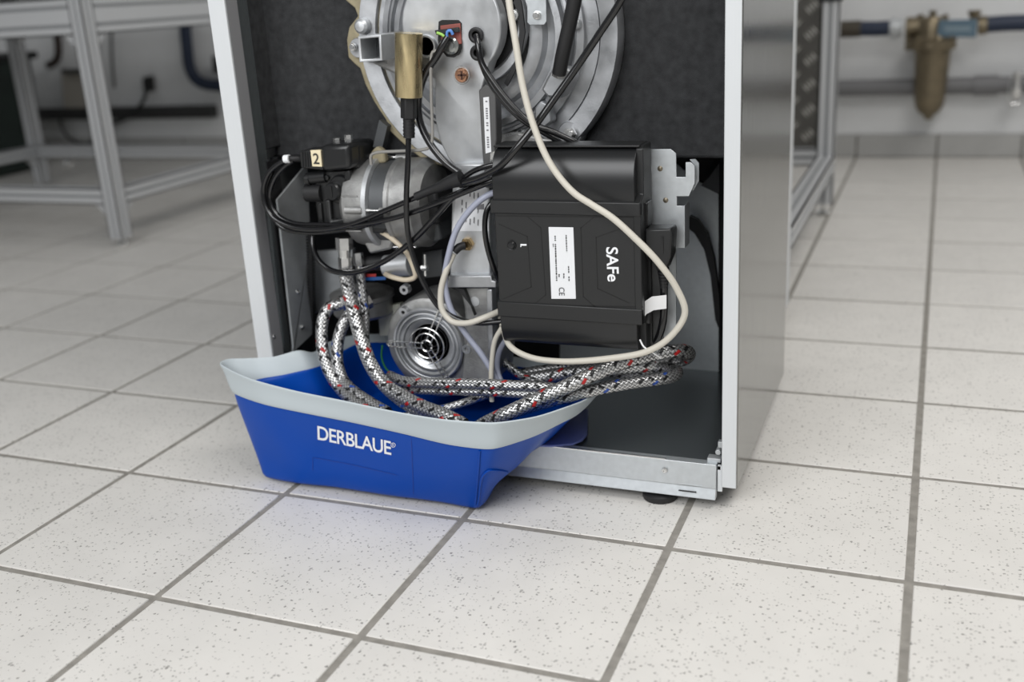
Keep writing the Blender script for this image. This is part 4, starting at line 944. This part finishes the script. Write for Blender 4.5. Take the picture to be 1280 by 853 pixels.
wpipe('brown_pipe', 'dark brown pipe stub curving out below the workbench top', [w(66, 20), w(72, 50), w(73, 66), w(70, 76), w(60, 82)], .016, brown_m)
wpipe('thin_pipe', 'thin grey pipe on the wall left of the front workbench leg', [w(78, 89), w(95, 89), w(112, 88)], .010, MATS['dark_duct'])
wpipe('thin_pipe', 'thin vertical pipe just right of the front workbench leg', [w(139, 40), w(140, 75), w(143, 110)], .006, MATS['dark_duct'])
tag(MB().prism([(76, 92), (104, 92), (112, 146), (80, 146)], 2.67, 2.699).build('wall_box', mat('beige_box', (.46, .43, .38), .6), bevel=.004), 'beige panel on the wall between the workbench legs', 'wall panel')

# ================================================================== RACK (right background)
rk = thing('profile_rack', 'aluminium-profile rack with dark checker plate behind the right side of the boiler cabinet', 'rack', (-.6, 1.4, 0))
lx, ly = -.262, 1.765
lg = prof_part('leg', rk, (lx, ly, .030), (lx, ly, .528), W)
MB().cyl((lx, ly, .008), (lx, ly, .032), .007, 12).lathe((lx, ly, 0), [(.016, 0), (.018, .006), (.010, .012)], (0, 0, 1), 24).build('levelling_foot', chrome_m, lg)
prof_part('upper_leg', rk, (lx, ly, .532), (lx, ly, .90), W)
MB().box((lx-.026, ly-.026, .526), (lx+.026, ly+.026, .536)).build('joint_plate', mat('dark_joint', (.05, .05, .05), .4, .6), rk)
prof_part('side_stretcher', rk, (lx+.002, .93, .135), (lx+.002, ly-W/2, .135), W, W, 'y')
prof_part('cross_stretcher', rk, (-.95, ly, .150), (lx-W/2, ly, .150), W, W, 'x')
ck = MB().box((-.95, ly-.006, .175), (lx-W/2, ly-.002, .90)).build('checker_plate', check_m, rk)
bump = None
for i in range(0, 8):
    for j in range(0, 11):
        sg_ = 1 if i % 2 else -1
        ang_ = math.radians(50*sg_); d = Vector((math.cos(ang_), 0, math.sin(ang_))); n_ = Vector((-d.z, 0, d.x))
        for s_ in range(4):
            p = Vector((lx-W/2-.024-i*.040, ly-.0062, .205+j*.062+(i % 2)*.031))+n_*(s_-1.5)*.0085
            if bump is None: bump = MB()
            bump.ext([p-d*.014, p-n_*.0026, p+d*.014, p+n_*.0026], (0, -.0018, 0))
tag(bump.build('tread_bars', mat('light_tread', (.62, .60, .56), .35, .8), rk), kind='stuff')  # tread bars in a lighter colour than their plate

# ================================================================== WATER FILTER (right wall)
fy = 2.60
wf = thing('water_filter', 'bronze domestic water filter bowl hanging from the pipe on the right wall', 'water filter', at(1160, 152, fy))
sp2 = scal(fy)
def zc(x, y): return at(x, y, fy)
c0 = zc(1160, 150); hgt = zc(1162, 60).z-c0.z
u = .00275
MB().lathe(c0, [(.0001, 0), (.011, .003), (.015, .014), (.030, .024), (.042, .044), (.046, .075), (.052, hgt-.018), (.054, hgt)], (0, 0, 1), 40).build('filter_bowl', bronze_m, wf)
MB().lathe(zc(1163, 62), [(.056, 0), (.074, .004), (.074, .026), (.058, .032), (.050, .045)], (0, 0, 1), 40).build('filter_collar', bronze_m, wf)
for k in range(8):
    a = k*PI/4+.2; p = zc(1163, 60)+Vector((math.cos(a)*.069, math.sin(a)*.069, 0)); MB().lathe(p, [(.008, -.004), (.008, .040)], (0, 0, 1), 6).build('collar_bolt', bronze_m, wf)
MB().cyl(zc(1132, 34), zc(1185, 32), .030, 24).lathe(zc(1163, 50), [(.046, 0), (.046, .05), (.035, .07)], (0, 0, 1), 24).build('filter_head', bronze_m, wf, bevel=.003)
for x, y0_, y1_, r in [(1150, 30, 19, .007), (1166, 28, 14, .008), (1182, 26, 19, .006), (1218, 26, 14, .014)]:
    MB().cyl(zc(x, y0_), zc(x, y1_), r, 12).lathe(zc(x, y1_+4), [(r*1.5, 0), (r*1.5, .012)], (0, 0, 1), 6).build('vent_screw', bronze_m, wf)
sg = MB().prism([(1174, 25), (1222, 24), (1220, 47), (1171, 46)], 2.555, 2.562).build('sign_plate', sign_m, wf, bevel=.001)
b = MB(); x = 1181
while x < 1211:
    ww = random.uniform(2.2, 3.6); b.prism([(x, 33), (x+ww, 33), (x+ww, 39), (x, 39)], 2.5542, 2.5555); x += ww+.7
b.build('faded_lettering', signtext_m, sg, smooth=False)
wpipe('navy_pipe', 'navy insulated pipe running right from the bronze filter', [zc(1232, 31), zc(1260, 29), zc(1300, 28), zc(1400, 27), Vector((1.6, fy, .43))], .024, navy_m)
wpipe('navy_pipe', 'short navy pipe between the grey union and the brown pipe left of the filter', [zc(1076, 36), zc(1095, 36), zc(1114, 35)], .023, navy_m)
wpipe('brown_pipe', 'dark bronze pipe behind the profile rack, left of the short navy pipe', [zc(960, 38), zc(1000, 38), zc(1050, 37), zc(1076, 36)], .026, mat('dark_bronze', (.07, .06, .045), .5, .4))
tag(MB().cyl(zc(1112, 35), zc(1128, 34), .028, 24).lathe(zc(1117, 35), [(.031, -.006), (.031, .010)], (1, 0, 0), 8).build('pipe_union', galvd_m, bevel=.002), 'silver union joining the short navy pipe to the bronze filter', 'pipe fitting')
tag(MB().cyl(zc(1222, 32), zc(1234, 31), .028, 24).build('brass_union', bronze_m, bevel=.002), 'bronze union between the slate-blue sign and the navy pipe', 'pipe fitting')
gy_ = 2.645; p = at(1160, 108, gy_)
tag(MB().cyl((-1.2, gy_, p.z), (3.4, gy_, p.z), .026, 24).lathe((at(1232, 108, gy_).x, gy_, p.z), [(.031, -.035), (.031, .035)], (1, 0, 0), 24).build('grey_wall_pipe', greypipe_m), 'grey pipe running low along the wall behind the bronze filter', 'pipe')
tv = thing('drain_valve', 'small chrome valve on the grey wall pipe at the right edge', 'valve', at(1271, 125, 2.57))
c = at(1271, 108, 2.585)
MB().lathe(c+Vector((0, 0, -.035)), [(.010, 0), (.014, .006), (.014, .03), (.009, .034), (.009, .06), (.013, .064), (.013, .078)], (0, 0, 1), 20).build('valve_body', chrome_m, tv)
MB().tube([c+Vector((-.018, 0, .03)), c+Vector((-.022, -.01, -.02)), c+Vector((-.012, -.01, -.05)), c+Vector((.010, -.01, -.05))], .003, 8).build('wire_loop', chrome_m, tv)
# reflection partner: lower shelf edge etc. is left to the room
